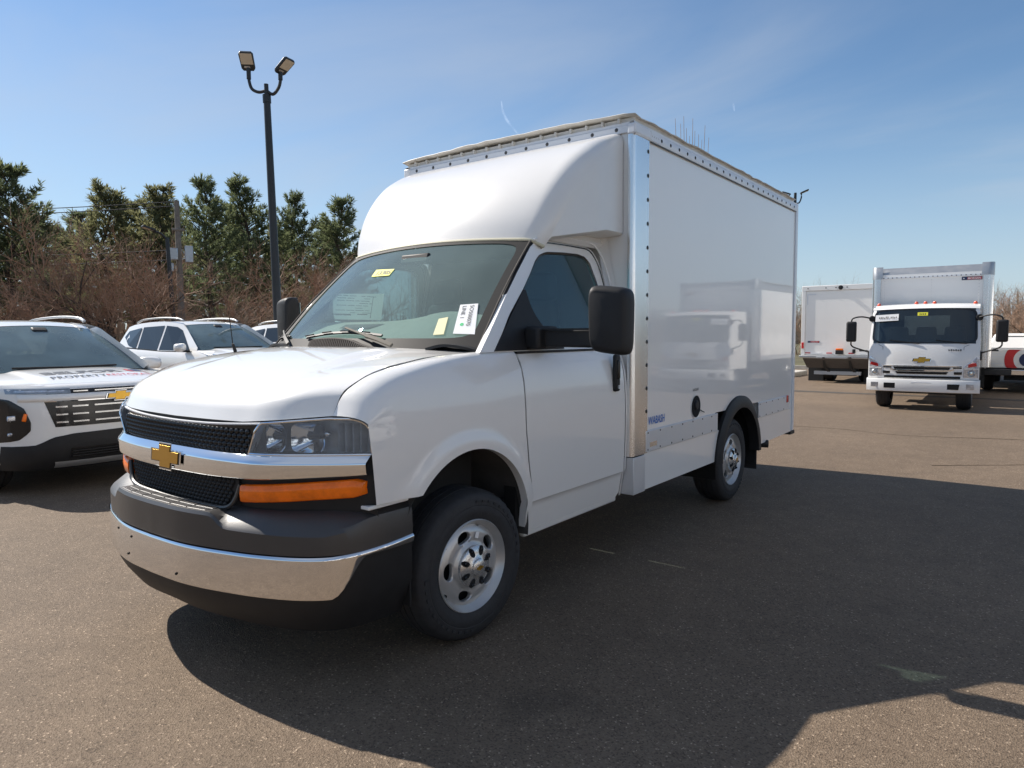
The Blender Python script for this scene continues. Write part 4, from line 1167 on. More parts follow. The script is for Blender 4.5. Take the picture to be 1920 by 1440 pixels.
    G = fpatch(([(y * .90, .645) for y in yy], [(y * 1.02, .895) for y in yy]), 'lower_grille', GLOSSB, .004)
    for z, f in ((.690, .92), (.762, .95), (.835, .98)):
        for (a0, a1) in ((.0, .235), (.29, .42), (.46, .55)):
            for s in (1, -1):
                w_ = [lerp(a0, a1, k / 6) for k in range(7)]
                if a0 == 0 and s < 0: continue
                w_ = [-.235 + .47 * k / 10 for k in range(11)] if a0 == 0 else w_
                sb = MB().ribbon([fp(s * y * 1.0, z, .012) for y in w_], .014, .010, (0, 0, 1))
                sb.build('grille_slat', ALU, G)
    fpatch(([(y * .98, .955) for y in yy], [(y * .96, .995) for y in yy]), 'upper_grille', GLOSSB, .004)
    for (a0, a1) in ((-.40, -.28), (-.22, .22), (.28, .40)):
        MB().ribbon([fp(lerp(a0, a1, k / 8), .975, .012) for k in range(9)], .010, .008, (0, 0, 1)).build('grille_slat', ALU, G)
    MB().grid([[fp(y, z, o) for y in [-.80 + 1.6 * k / 30 for k in range(31)]] for z, o in ((.887, .004), (.892, .018), (.918, .026), (.945, .016), (.953, .004))]).build('nose_band', WHITE, t, smooth=60)
    MB().ribbon([fp(-.63 + 1.26 * k / 20, .887, .014) for k in range(21)], .008, .012, (0, 0, 1)).build('grille_trim', CHROME, G)
    bowtie(t, fp(0, .912, .026), (0, 1, 0), (-.15, 0, 1), .125, .042)
    # dark lower bumper
    yl = [-.94 + 1.88 * k / 40 for k in range(41)]
    up_ = lambda y: interp([(0, .585), (.42, .575), (.58, .55), (.70, .485), (.93, .47)], abs(y))
    MB().grid([[fp(y, lerp(.24, up_(y), q), .005 + .012 * sin(pi * q)) for y in yl] for q in (0, .2, .4, .6, .8, 1)]).build('lower_bumper', BLACKP, t, smooth=60)
    LI = fpatch(([(y * .75, .34) for y in yy], [(y * .72, .44) for y in yy]), 'air_intake', GLOSSB, .020)
    for z in (.36, .385, .41): MB().ribbon([fp(y * .7, z, .024) for y in yy], .006, .006, (0, 0, 1)).build('intake_bar', BLACKP, LI)
    MB().grid([[fp(y * .92, z, o) for y in yy] for z, o in ((.255, .02), (.285, .032), (.315, .02))]).build('skid_plate', GALV, t, smooth=60)
    # inside
    MB().grid([[Vector((-1.22 - .1 * (y / .8) ** 2, y, 1.10)) for y in (-.8, -.4, 0, .4, .8)], [Vector((-1.6, y, 1.13)) for y in (-.8, -.4, 0, .4, .8)], [Vector((-1.75, y, 1.08)) for y in (-.8, -.4, 0, .4, .8)], [Vector((-1.75, y, .8)) for y in (-.8, -.4, 0, .4, .8)]]).build('dashboard', SEAT, t)
    for s in (1, -1):
        sq = MB().box((-2.35, s * .38, 1.12), (.16, .46, .62), ry=-.2, taper=.7).build('seat', SEAT, t, bevel=.05)
        MB().box((-2.46, s * .38, 1.46), (.10, .24, .14)).build('headrest', SEAT, sq, bevel=.03)
    MB().b2((-4.3, -.6, .9), (-2.9, .6, 1.25)).build('rear_seat', SEAT, t)
    MB().box((-1.98, 0, 1.555), (.10, .16, .07), ry=.5).build('sensor_pod', BLACKP, t, bevel=.02)
    for s in (1, -1):
        A = MB().ribbon([gw(-.10 * s + .02, .02) + Vector((.012, 0, .012)), gw(s * .62, .05) + Vector((.012, 0, .012))], .02, .015, (0, 0, 1)).build('wiper', BLACKP, t)
    for x in (-.93, -3.66):
        for s in (1, -1):
            make_wheel('wheel', t, (x, s * .952, .36), RD(90), s, tyre_r=.36, detail=False, mt=GALV)
            lh = MB(); lh.lathe([(-.02 * s, .425), (.0, .42), (.0, .0005)], 32, 'y', (x, s * .9565, .38)); lh.build('wheel_arch', BLACKP, t)
    if decals:
        def on_hood(b, lift=.0028):
            b.v = [(x, y, hood_z(x, y) + lift) for x, y, z in b.v]; return b
        T1 = text_mb('BELFOR', .23, (-.62, -.44, 1.1), (0, 1, 0), (-1, 0, 0), 0, bold=.007, xs=.93)
        DE = on_hood(T1).build('hood_lettering', GREYINK, t, smooth=0, weld=0, recalc=False)
        on_hood(text_mb('PROPERTY', .115, (-.42, -.44, 1.1), (0, 1, 0), (-1, 0, 0), 0, bold=.002, space=1.12, xs=.86)).build('hood_lettering', GREYINK, t, smooth=0, weld=0, recalc=False)
        on_hood(text_mb('RESTORATION', .115, (-.42, .075, 1.1), (0, 1, 0), (-1, 0, 0), 0, bold=.0, space=1.08, xs=.76)).build('hood_lettering', REDINK, t, smooth=0, weld=0, recalc=False)
        for kind in (0, 1, 2):
            b = MB()
            if kind == 1: pts = [(.34 + .060 * .0 + .065 * cos(a), .075 * sin(a)) for a in [2 * pi * k / 24 for k in range(24)]]
            elif kind == 0: pts = [(.25, .075), (.285, .085), (.300, .02), (.285, -.03), (.30, -.085), (.265, -.085), (.245, -.03)]
            else: pts = [(.47 - .02, .085), (.415, .085), (.395, .03), (.41, -.02), (.395, -.075), (.43, -.085), (.455, .0)]
            pts = [(p[0] + .10, p[1]) for p in pts]
            b.cap([(-.705 - p[1] * 1.1, p[0] + .03, 0) for p in pts])
            on_hood(b).build('hood_emblem', NAVY if kind == 1 else REDINK, t, smooth=0, weld=0, recalc=False)
    return t
def resample3(poly):
    P = [Vector((y, z, 0)) for y, z in poly]
    Q = []
    n = len(P)
    for i in range(n):
        a, b, c = P[i - 1], P[i], P[(i + 1) % n]
        Q.append(b.lerp(a, .12)); Q.append(b.lerp(a, .03).lerp(b.lerp(c, .03), .5)); Q.append(b.lerp(c, .12))
    return [(q.x, q.y) for q in Q]
TPANE = mat('dark_pane', (.022, .026, .030), .10, spec=.35)
CARG = 'white crossovers parked side by side'
C1 = make_crossover(True)
tag(C1, 'white crossover with dark and red lettering across its hood, left of the box van', 'car', CARG)
C1.location = (-4.13, .62, 0)
C2 = make_crossover(False)
tag(C2, 'plain white crossover between the lettered car and the windscreen of the box van', 'car', CARG)
C2.location = (-8.98, 5.72, 0); C2.scale = (1.08,) * 3
C3 = copy_tree(C2); C3.location = (-10.0, 9.5, 0)
tag(C3, 'white car of which only a sliver of roof shows at the lamp post foot', 'car', CARG)
C4 = copy_tree(C2); C4.location = (-5.6, 24.2, 0); C4.rotation_euler.z = RD(20); C4.scale = (1, 1, 1)
tag(C4, 'pale car half hidden behind the rear edge of the box van, beside the liftgate truck', 'car')
if 'group' in C4: del C4['group']

# ================================================================== cab-over truck (front at y=0, facing -y)
def make_cabover():
    t = thing('cabover_truck', 'x', 'truck')
    hw = .905
    # front plan curve and cab shell
    def cf(x): return .10 * (abs(x) / hw) ** 3
    prof = [(.34, .05), (.60, .0), (.72, -.005), (.98, .0), (1.20, .03), (1.30, .05), (1.92, .20), (1.985, .27), (2.02, .42)]
    xs = [-hw + 2 * hw * k / 36 for k in range(37)]
    def cp(x, z, off=0.0):
        dy = interp([(z_, d) for z_, d in prof], z)
        sq = 1 - .035 * max(0, (z - 1.30) / .7)
        return Vector((x * sq, cf(x) + dy + off, z - .03 * max(0, z - 1.3) * (abs(x) / hw) ** 2))
    b = MB().grid([[cp(x, z) for x in xs] for z in (.60, .72, .98, 1.20, 1.26)])
    b.grid([[cp(x, z) for x in xs] for z in (1.925, 1.955, 1.985, 2.0, 2.02)])
    rt = [cp(x, 2.02) for x in xs]
    b.grid([rt, [Vector((v.x, 1.15, v.z + .02)) for v in rt]])
    for s in (-1, 1):
        ed = [cp(s * hw, z) for z in (.60, .72, .98, 1.20, 1.30, 1.5, 1.7, 1.92, 1.985, 2.02)]
        b.grid([ed, [Vector((v.x, .35, v.z)) for v in ed], [Vector((v.x, 1.15, v.z)) for v in ed]])
        b.grid([[cp(s * hw * q, z) for q in (.925, .96, 1.0)] for z in (1.24, 1.32, 1.5, 1.7, 1.86, 1.94)])
    CB = b.build('cab', WHITE, t, smooth=40)
    # windscreen with dark border
    ox, oz0, oz1 = hw * .955, 1.265, 1.925
    o_, i_, g_ = [], [], []
    for k in range(120):
        a = 2 * pi * (k + .5) / 120
        ca, sa = cos(a), sin(a); e = (abs(ca) ** 9 + abs(sa) ** 9) ** (1 / 9); u, v = ca / e, sa / e
        o_.append(cp(u * ox * (1 if v > 0 else 1), (oz0 + oz1) / 2 + v * (oz1 - oz0) / 2, -.006))
        i_.append(cp(u * ox * .955, (oz0 + oz1) / 2 + v * (oz1 - oz0) / 2 * .92, -.008))
    WSG = MB().grid([[cp(x * .925, z, -.004) for x in xs] for z in (1.27, 1.40, 1.55, 1.70, 1.85, 1.92)]).build('windscreen', TGL, t, weld=0, recalc=False)
    MB().ring(o_, i_).build('windscreen_border', GLOSSB, WSG, smooth=60)
    MB().b2((-.84, .95, .95), (.84, 1.0, 1.42)).b2((-.84, .95, 1.80), (.84, 1.0, 1.95)).b2((-.84, .95, 1.42), (-.40, 1.0, 1.80)).b2((.38, .95, 1.42), (.84, 1.0, 1.80)).build('cab_back_wall', SEAT, t)
    MB().add([(-.40, .975, 1.42), (.38, .975, 1.42), (.38, .975, 1.80), (-.40, .975, 1.80)], [(0, 1, 2, 3)]).build('rear_window', LG, t, smooth=0, recalc=False)
    MB().grid([[(x, .22, 1.28) for x in (-.8, 0, .8)], [(x, .50, 1.30) for x in (-.8, 0, .8)], [(x, .52, 1.0) for x in (-.8, 0, .8)]]).build('dashboard', SEAT, t)
    for x in (-.48, 0, .48): MB().box((x, .82, 1.30), (.42, .14, .55), taper=.8).build('seat', SEAT, t, bevel=.04)
    for sx, xa, xb in ((1, -.55, -.05), (1, .22, .70)):
        MB().ribbon([cp(xa, 1.325, -.02), cp(xb, 1.262, -.02)], .016, .014, (0, 0, 1)).build('wiper', BLACKP, t)
    MB().prism([(0, 0), (.40, .02), (.40, .145), (0, .125)], cp(-.83, 1.69, -.075), (1, -.10, 0), (0, .24, 1), .002).build('windscreen_sheet', PAPER, t, smooth=0)
    o = cp(-.80, 1.735, -.080); pr_ = MB(); rn_ = random.Random(5)
    for k in range(11):
        if k == 6: continue
        x_, h_ = .03 + k * .029, rn_.uniform(.03, .05)
        pr_.prism([(x_, rn_.uniform(0, .012)), (x_ + .016, .006), (x_ + .020, h_ - .01), (x_ + .004, h_)], o, (1, -.10, .05), (0, .24, 1), .0006)
    pr_.build('sheet_print', GREYINK, t, smooth=0, weld=0, recalc=False)
    MB().prism([(-.085, 0), (.085, 0), (.085, .062), (-.085, .062)], cp(-.02, 1.785, -.012), (1, 0, 0), (0, .24, 1), .002).build('yellow_tag', YPAPER, t, smooth=0)
    pr_ = MB()
    for k in range(4): pr_.prism([(k * .03, .004), (k * .03 + .014, 0), (k * .03 + .018, .03), (k * .03 + .004, .034)], cp(-.075, 1.797, -.0145), (1, 0, 0), (0, .24, 1), .0006)
    pr_.build('tag_print', INK, t, smooth=0, weld=0, recalc=False)
    # front panel line, badge, lettering
    MB().ribbon([cp(-.64, .70, -.002), cp(-.66, 1.20, -.002), cp(-.74, 1.24, -.002)], .006, .004, (1, 0, 0)).ribbon([cp(.64, .70, -.002), cp(.66, 1.20, -.002), cp(.74, 1.24, -.002)], .006, .004, (1, 0, 0)).build('panel_gap', GREYP, t)
    bowtie(t, cp(0, .955, -.004), (1, 0, 0), (0, 0.05, 1), .145, .050)
    pr_ = MB()
    for k in range(6): pr_.prism([(k * .036, 0), (k * .036 + .024, 0), (k * .036 + .024, .022 + .012 * (k % 2)), (k * .036, .034)], cp(.42, 1.125, -.006), (1, .02, 0), (0, .1, 1), .001)
    pr_.build('model_lettering', GREYINK, t, smooth=0, weld=0, recalc=False)
    # grille bars: dark slots and chrome lips
    def slot(x0, x1, z0, z1, nm, m_, off, par=t, sl=.0):
        n = 10
        return MB().grid([[cp(lerp(x0 + sl * q, x1 - sl * q, k / n), lerp(z0, z1, q), off) for k in range(n + 1)] for q in (0, 1)]).build(nm, m_, par, weld=0)
    G = slot(-.44, .44, .775, .825, 'grille', GLOSSB, -.008, sl=-.03)
    slot(-.40, .40, .690, .735, 'grille_slot', GLOSSB, -.008, G, -.03)
    for s in (1, -1):
        slot(s * .50, s * .64, .80, .825, 'grille_slot', GLOSSB, -.008, G)
        slot(s * .52, s * .64, .69, .74, 'grille_slot', GLOSSB, -.008, G)
    MB().ribbon([cp(x, .758 + .035 * max(0, (abs(x) - .42) / .12) * (1 if abs(x) > .42 else 0), -.014) for x in [-.52 + 1.04 * k / 20 for k in range(21)]], .020, .016, (0, 0, 1)).build('grille_lip', CHROME, G)
    MB().ribbon([cp(x, .84 - .0 * x, -.008) for x in [-.64 + 1.28 * k / 20 for k in range(21)]], .012, .012, (0, 0, 1)).build('grille_lip', CHROME, G)
    slot(-.62, .62, .612, .655, 'bumper_gap', DARK, -.010)
    for s in (1, -1):
        H = [(.66, .64), (.89, .64), (.895, .98), (.86, 1.02), (.80, .95), (.70, .86), (.665, .82)]
        P = [cp(s * x, z, -.012) for x, z in H]
        HLm = MB().add(P + [v + Vector((0, .05, 0)) for v in P], [tuple(range(7)), tuple(range(13, 6, -1))] + [(i, (i + 1) % 7, 7 + (i + 1) % 7, 7 + i) for i in range(7)]).build('headlamp', CLEARL, t, smooth=0, bevel=.008)
        MB().lathe([(-.012, .001), (-.014, .045), (-.004, .058), (0, .06)], 20, 'y', tuple(cp(s * .785, .715, -.014))).build('projector', LAMPD, HLm)
        MB().lathe([(-.018, .001), (-.016, .028)], 16, 'y', tuple(cp(s * .785, .715, -.016))).build('projector_lens', CHROME, HLm)
        MB().box(cp(s * .79, .865, -.018), (.15, .01, .06), ry=s * -.25).build('turn_lamp', REDL, HLm, bevel=.004)
        MB().ribbon([cp(s * .67, .80, -.018), cp(s * .89, .80, -.018)], .012, .01, (0, 0, 1)).build('lamp_divider', WHITE, HLm)
    # bumper
    bx = [-.925 + 1.85 * k / 36 for k in range(37)]
    bp = lambda x, z, o: Vector((x, cf(x) * .9 - .06 + o, z))
    BMm = MB().grid([[bp(x, z, o) for x in bx] for z, o in ((.345, .06), (.36, .01), (.42, .0), (.56, 0), (.585, .01), (.595, .06), (.595, .16))])
    for s in (0, -1): BMm.grid([[bp(bx[s], z, o) for z, o in ((.345, .06), (.36, .01), (.56, 0), (.585, .01))], [Vector((bx[s], .30, z)) for z in (.345, .36, .56, .585)]])
    BO = BMm.build('bumper', WHITE, t, smooth=40)
    for s in (1, -1):
        MB().prism([(-.10, -.045), (.10, -.045), (.09, .045), (-.10, .045)], bp(s * .74, .475, -.001), (1, 0, 0), (0, 0, 1), .004).build('fog_lamp', CLEARL, BO, smooth=0)
        MB().prism([(-.125, -.05), (.11, -.05), (.125, .05), (-.125, .05)], bp(s * .49, .465, -.001), (1, 0, 0), (0, 0, 1), .004).build('bumper_recess', DARK, BO, smooth=0)
    MB().prism([(-.16, -.012), (.16, -.012), (.16, .012), (-.16, .012)], bp(0, .53, -.001), (1, 0, 0), (0, 0, 1), .004).build('plate_holder', PAPER, BO, smooth=0)
    # roof marker lamps
    for x in (-.80, -.15, 0, .15, .80):
        z = 2.02 - .03 * .7 * (x / hw) ** 2
        MB().lathe([(0, .036), (.02, .034), (.042, .022), (.05, .001)], 14, 'z', (x, .43 + cf(x), z - .005)).build('marker_lamp', ORANGEL, t)
    # mirrors
    for s in (1, -1):
        arm = crv([(s * .86, .22, 1.74), (s * 1.05, .10, 1.78), (s * 1.20, .06, 1.745), (s * 1.225, .06, 1.65), (s * 1.225, .06, 1.3), (s * 1.215, .06, 1.22), (s * 1.14, .08, 1.17), (s * .88, .16, 1.08)], 40)
        M_ = MB().tube(arm, .014, 8).build('mirror_arm', BLACKP, t)
        MB().box((s * 1.22, .05, 1.49), (.185, .10, .40)).build('mirror_head', BLACKP, M_, bevel=.035, seg=3)
        MB().lathe([(-.02, .001), (-.02, .05), (.02, .06), (.05, .04)], 14, 'y', (s * .88, .22, 1.74)).build('arm_bracket', BLACKP, M_)
        MB().box((s * .90, .20, 1.04), (.07, .10, .16)).build('arm_bracket', BLACKP, M_, bevel=.015)
    # box body: front at 1.4
    y0, y1 = 1.38, 6.4
    bw = 1.02
    bo = MB().b2((-bw, y0, .78), (bw, y1, 2.66)).build('cargo_box', PANEL, t)
    for s in (1, -1):
        r = []
        for k in range(7):
            a = RD(90 * k / 6)
            r.append([(s * (bw - .06 + .10 * sin(a)), y0 + .10 - .12 * cos(a), z) for z in (.78, 2.60)])
        r.append([(s * (bw + .042), y0 + .30, z) for z in (.78, 2.60)])
        r.insert(0, [(s * (bw - .13), y0 - .016, z) for z in (.78, 2.60)])
        MB().grid(r).build('corner_post', ALU, t, smooth=60)
        c = []
        for k in range(7):
            a = RD(90 * k / 6)
            c.append([(s * (bw - .06 + .105 * sin(a)), y0 + .10 - .125 * cos(a) + .06 * q ** 2 * cos(a), 2.58 + .25 * q) for q in (0, .25, .5, .75, 1)])
        c.append([(s * (bw + .047), y0 + .32, 2.58 + .25 * q) for q in (0, .25, .5, .75, 1)])
        c.insert(0, [(s * (bw - .16), y0 - .02 + .06 * q * q, 2.58 + .25 * q) for q in (0, .25, .5, .75, 1)])
        MB().grid(c).build('corner_casting', GALV, t, smooth=50)
        MB().b2((s * (bw - .004), y0 + .3, 2.58), (s * (bw + .012), y1, 2.72)).build('side_rail', GALV, t)
        MB().b2((s * (bw + .001), y0 + .3, .78), (s * (bw + .012), y1, .90)).build('lower_rail', ALUD, t)
    MB().grid([[(x, y0 + .0 + .10 * q ** 1.5, 2.60 + .20 * q) for x in (-bw + .15, 0, bw - .15)] for q in (0, .3, .6, 1)]).grid([[(x, y, 2.80) for x in (-bw + .1, bw - .1)] for y in (y0 + .10, y1)]).build('roof_radius', GALV, t, smooth=60)
    FR = MB().b2((-bw + .1, y0 - .016, 2.575), (bw - .1, y0 - .002, 2.612)).build('front_rail', RAILW, t)
    for k in range(22):
        x = -bw + .18 + k * (2 * bw - .36) / 21
        MB().lathe([(-.006, .001), (-.005, .008), (0, .011)], 8, 'y', (x, y0 - .016, 2.594)).build('rivet', GREYP, FR)
    sc = MB()
    for k in range(30): sc.lathe([(-.004, .001), (0, .006)], 6, 'y', (0.02, y0 - .001, .85 + k * .058))
    for k in range(30):
        sc.lathe([(-.004, .001), (0, .006)], 6, 'y', (-.82, y0 - .001, .85 + k * .058)); sc.lathe([(-.004, .001), (0, .006)], 6, 'y', (.82, y0 - .001, .85 + k * .058))
    sc.build('panel_rivets', GALV, t)
    SG_ = MB().prism([(-.17, -.032), (.17, -.032), (.17, .032), (-.17, .032)], (.70, y0 - .004, 2.525), (1, 0, 0), (0, 0, 1), .003).build('maker_plate', NAVY, t, smooth=0)
    MB().prism([(-.075, -.024), (.162, -.024), (.162, .024), (-.075, .024)], (.70, y0 - .0075, 2.525), (1, 0, 0), (0, 0, 1), .001).build('plate_field', REDINK, SG_, smooth=0)
    text_mb('MORGAN', .050, (.70 - .07, y0 - .009, 2.508), (1, 0, 0), (0, 0, 1), .001, bold=.0012).build('plate_lettering', PAPER, SG_, smooth=0, weld=0, recalc=False)
    MB().lathe([(0, .014), (0, .001)], 5, 'y', (.565, y0 - .009, 2.525)).build('plate_star', PAPER, SG_, smooth=0)
    # chassis, wheels
    fm = MB().b2((-.38, .3, .45), (-.30, 6.2, .62)).b2((.30, .3, .45), (.38, 6.2, .62)).b2((-.6, .55, .28), (.6, .66, .42)).b2((-.9, .1, .60), (.9, 1.1, .70)).b2((.45, 1.7, .35), (.85, 2.6, .7)).b2((-.85, 1.7, .40), (-.45, 2.4, .7)).b2((-.9, 4.5, .32), (.9, 4.6, .44))
    fm.build('chassis_frame', FRAME, t)
    for x in (-.72, .72):
        s = 1 if x > 0 else -1
        make_wheel('front_wheel', t, (x + .06 * s, .62, .365), 0, s, tyre_r=.365, detail=False)
        make_wheel('rear_wheel', t, (x + .10 * s, 4.55, .365), 0, s, tyre_r=.365, detail=False)
        make_wheel('rear_wheel', t, (x - .14 * s, 4.55, .365), 0, s, tyre_r=.365, detail=False)
        MB().b2((x - .20, 5.1, .12), (x + .20, 5.11, .62)).build('mud_flap', FRAME, t)
    return t
TGL = glass('truck_glass', (0.30, 0.38, 0.38), film=(.05, .07, .08), film_fac=.25)
T1 = make_cabover()
tag(T1, 'white cab-over box truck with orange roof lamps and a gold cross on its front panel', 'truck', 'white trucks at the back of the lot')
T1.location = (1.33, 12.55, 0); T1.rotation_euler.z = RD(2.4)
T2 = copy_tree(T1); T2.location = (5.75, 13.8, 0)
tag(T2, 'white cab-over box truck out to the right, mirrored in the box van side', 'truck', 'white trucks at the back of the lot')

for k, (y_, x_) in enumerate(((-6.9, 6.9), (-4.3, 6.7), (-1.7, 6.8), (.9, 6.7), (3.5, 6.9))):  # unseen trucks, added so their sunlit fronts brighten the van's shaded side
    t_ = copy_tree(T1); t_.location = (x_, y_, 0); t_.rotation_euler.z = RD(-90)
    tag(t_, 'unseen white cab-over box truck added to bounce sunlight onto the box van side', 'truck', 'added row of unseen white trucks that brighten the side of the box van')

# ================================================================== truck with folded liftgate, seen from behind (rear face at y=0)
LT = thing('liftgate_truck', 'white box truck seen from behind with a folded dark liftgate', 'truck', (-1.55, 19.5, 0), 0, 'white trucks at the back of the lot')
bw = 1.12
MB().b2((-bw + .01, .02, .80), (bw - .01, 6.0, 2.84)).build('cargo_box', PANEL, LT)
for s in (1, -1): MB().b2((s * (bw - .11), -.03, .80), (s * bw, .06, 2.84)).build('rear_post', WHITE, LT, bevel=.012)
HD = MB().b2((-bw, -.032, 2.70), (bw, .06, 2.85)).build('rear_header', WHITE, LT, bevel=.012)
for x in (-.95, -.45, -.18, .12): MB().lathe([(-.01, .001), (-.008, .016), (0, .018)], 10, 'y', (x, -.034, 2.775)).build('marker_lamp', GREYP, HD)
MB().lathe([(-.05, .001), (-.045, .05), (-.01, .065), (0, .065)], 14, 'y', (-.05, -.034, 2.772)).build('rear_camera', BLACKP, HD)
DR = MB().b2((-bw + .115, -.004, .82), (bw - .115, .015, 2.69)).build('roll_door', PANEL, LT)
rb = MB()
for k in range(6):
    x = -.52 + (0 if k < 3 else .62)
for x in (-.45, .12):
    for k in range(18): rb.lathe([(-.004, .001), (0, .008)], 6, 'y', (x, -.005, .95 + k * .085))
rb.build('door_rivets', ALUD, DR)
MB().b2((-.97, -.008, 2.58), (-.72, -.004, 2.61)).b2((-.97, -.008, 2.30), (-.945, -.004, 2.58)).build('door_track_mark', ALUD, DR)
MP = MB().b2((-.93, -.010, 1.17), (-.60, -.004, 1.225)).build('maker_plate', NAVY, DR)
MB().b2((-.85, -.0115, 1.178), (-.61, -.0105, 1.217)).build('plate_field', REDINK, MP)
text_mb('MORGAN', .038, (-.845, -.0125, 1.183), (1, 0, 0), (0, 0, 1), .001, xs=1.2).build('plate_lettering', PAPER, MP, smooth=0, weld=0, recalc=False)
for s in (1, -1):
    MB().b2((s * 1.03, -.05, 1.0), (s * 1.10, -.03, 1.18)).build('tail_lamp', REDL, LT, bevel=.015)
for k in range(7):
    x = -1.0 + k * .30
    MB().b2((x, -.012, .855), (x + .15, -.004, .885)).build('reflector_tape', REDL if k % 2 == 0 else PAPER, LT)
# folded platform
pl = MB().b2((-1.12, -.22, .74), (1.12, -.02, .80)).build('liftgate_deck', GALV, LT, bevel=.006)
MB().b2((-.62, -.26, .70), (.20, -.20, .775)).build('deck_step', GALV, pl, bevel=.006)
MB().add([(-1.0, -.26, .73), (1.05, -.26, .73), (.95, -.05, .44), (-.92, -.05, .44)], [(0, 1, 2, 3)]).build('folded_platform', COWL, LT, smooth=0, solid=.03)
for x in (-.42, .28): 
    MB().ribbon([(x, -.25, .76), (x + .02, -.10, .45), (x + .14, -.02, .30)], .07, .05, (1, 0, 0)).build('lift_arm', FRAME, LT)
MB().b2((-.72, -.06, .24), (.55, .06, .34)).build('under_ride_bar', GALV, LT)
MB().b2((-.35, -.02, .22), (.40, .40, .50)).build('pump_box', FRAME, LT)
MB().box((-.02, -.12, .90), (.20, .12, .12)).build('control_box', BLACKP, LT, bevel=.01)
MB().box((-.02, -.12, .985), (.19, .10, .05)).build('work_lamp', AMBER, LT, bevel=.01)
MB().box((.35, -.05, .93), (.08, .06, .12)).build('pull_handle', BLACKP, LT, bevel=.01)
MB().b2((.48, -.012, .93), (.70, -.004, .965)).build('warning_strip', INK, LT)
for s in (1, -1):
    MB().b2((s * .55, .35, .02), (s * .98, .36, .46)).build('mud_flap', FRAME, LT)
    for dx in (0, -.26): make_wheel('rear_wheel', LT, (s * (.86 + dx), .95, .40), 0, s, tyre_r=.40, detail=False)
    make_wheel('front_wheel', LT, (s * .86, 5.6, .40), 0, s, tyre_r=.40, detail=False)
MB().b2((-.4, .3, .5), (.4, 7.4, .72)).build('chassis_frame', FRAME, LT)
cb = MB().b2((-1.0, 6.3, .6), (1.0, 7.9, 2.25)).build('cab', WHITE, LT, bevel=.12, seg=3)

# ================================================================== pickup with a round red emblem on the tailgate (tail at y=0)
PK = thing('pickup_truck', 'white pickup seen from behind with a red ring emblem on its tailgate', 'pickup', (2.80, 18.0, 0), 0)
pw = .99
TGt = MB().b2((-.76, -.01, .60), (.76, .05, 1.05)).build('tailgate', WHITE, PK, bevel=.015)
for s in (1, -1):
    MB().b2((s * .775, 0, .55), (s * pw, 1.9, 1.05)).build('bed_side', WHITE, PK, bevel=.03)
    MB().b2((s * .80, -.012, .72), (s * .95, .0, 1.0)).build('tail_lamp', REDL, PK, bevel=.01)
for z in (.70, .86, .93): MB().b2((-.74, -.014, z), (.74, -.0105, z + .012)).build('tailgate_crease', RAILW, TGt)
MB().b2((-.74, -.016, 1.055), (.74, .06, 1.085)).build('tailgate_cap', WHITE, TGt, bevel=.008)
def disc(r0, r1, nm, m_, y):
    b = MB(); n = 48
    P0 = [(max(-.74, min(.74, .05 + r0 * cos(2 * pi * k / n))), y, max(.605, min(1.04, .80 + r0 * sin(2 * pi * k / n)))) for k in range(n)]
    P1 = [(max(-.74, min(.74, .05 + r1 * cos(2 * pi * k / n))), y, max(.605, min(1.04, .80 + r1 * sin(2 * pi * k / n)))) for k in range(n)]
    return b.grid([P0, P1], True).build(nm, m_, TGt, smooth=0, recalc=False)
disc(.45, .27, 'ring_emblem', REDINK, -.016)
disc(.16, .001, 'emblem_centre', NAVY, -.017)
MB().b2((-.70, -.016, 1.0), (-.52, -.008, 1.035)).build('tailgate_mark', INK, TGt)
MB().b2((-.93, -.16, .42), (.93, -.02, .58)).build('rear_bumper', GREYP, PK, bevel=.02)
MB().b2((-.25, -.17, .44), (.25, -.15, .56)).build('bumper_step', CHROME, PK, bevel=.01)
cabm = MB()
lo = [(-.90, 1.95), (.90, 1.95), (.90, 4.4), (-.90, 4.4)]; hi = [(-.70, 2.15), (.70, 2.15), (.70, 3.7), (-.70, 3.7)]
cabm.grid([[(x, y, 1.0) for x, y in lo], [(x, y, 1.42) for x, y in hi]], True).cap([(x, y, 1.42) for x, y in hi])
CBp = cabm.build('cab', WHITE, PK, smooth=0, bevel=.05, seg=3)
MB().add([(-.74, 2.005, 1.06), (.74, 2.005, 1.06), (.64, 2.12, 1.35), (-.64, 2.12, 1.35)], [(0, 1, 2, 3)]).build('rear_window', TPANE, PK, smooth=0, solid=.01)
MB().b2((-.95, 1.9, .45), (.95, 5.4, 1.03)).build('body', WHITE, PK, bevel=.06)
MB().b2((-.75, .05, .5), (.75, 1.9, .62)).b2((-.4, .1, .30), (.4, 4.8, .5)).build('chassis_frame', FRAME, PK)
for s in (1, -1):
    for y in (1.0, 4.5): make_wheel('wheel', PK, (s * .88, y, .38), 0, s, tyre_r=.38, detail=False)

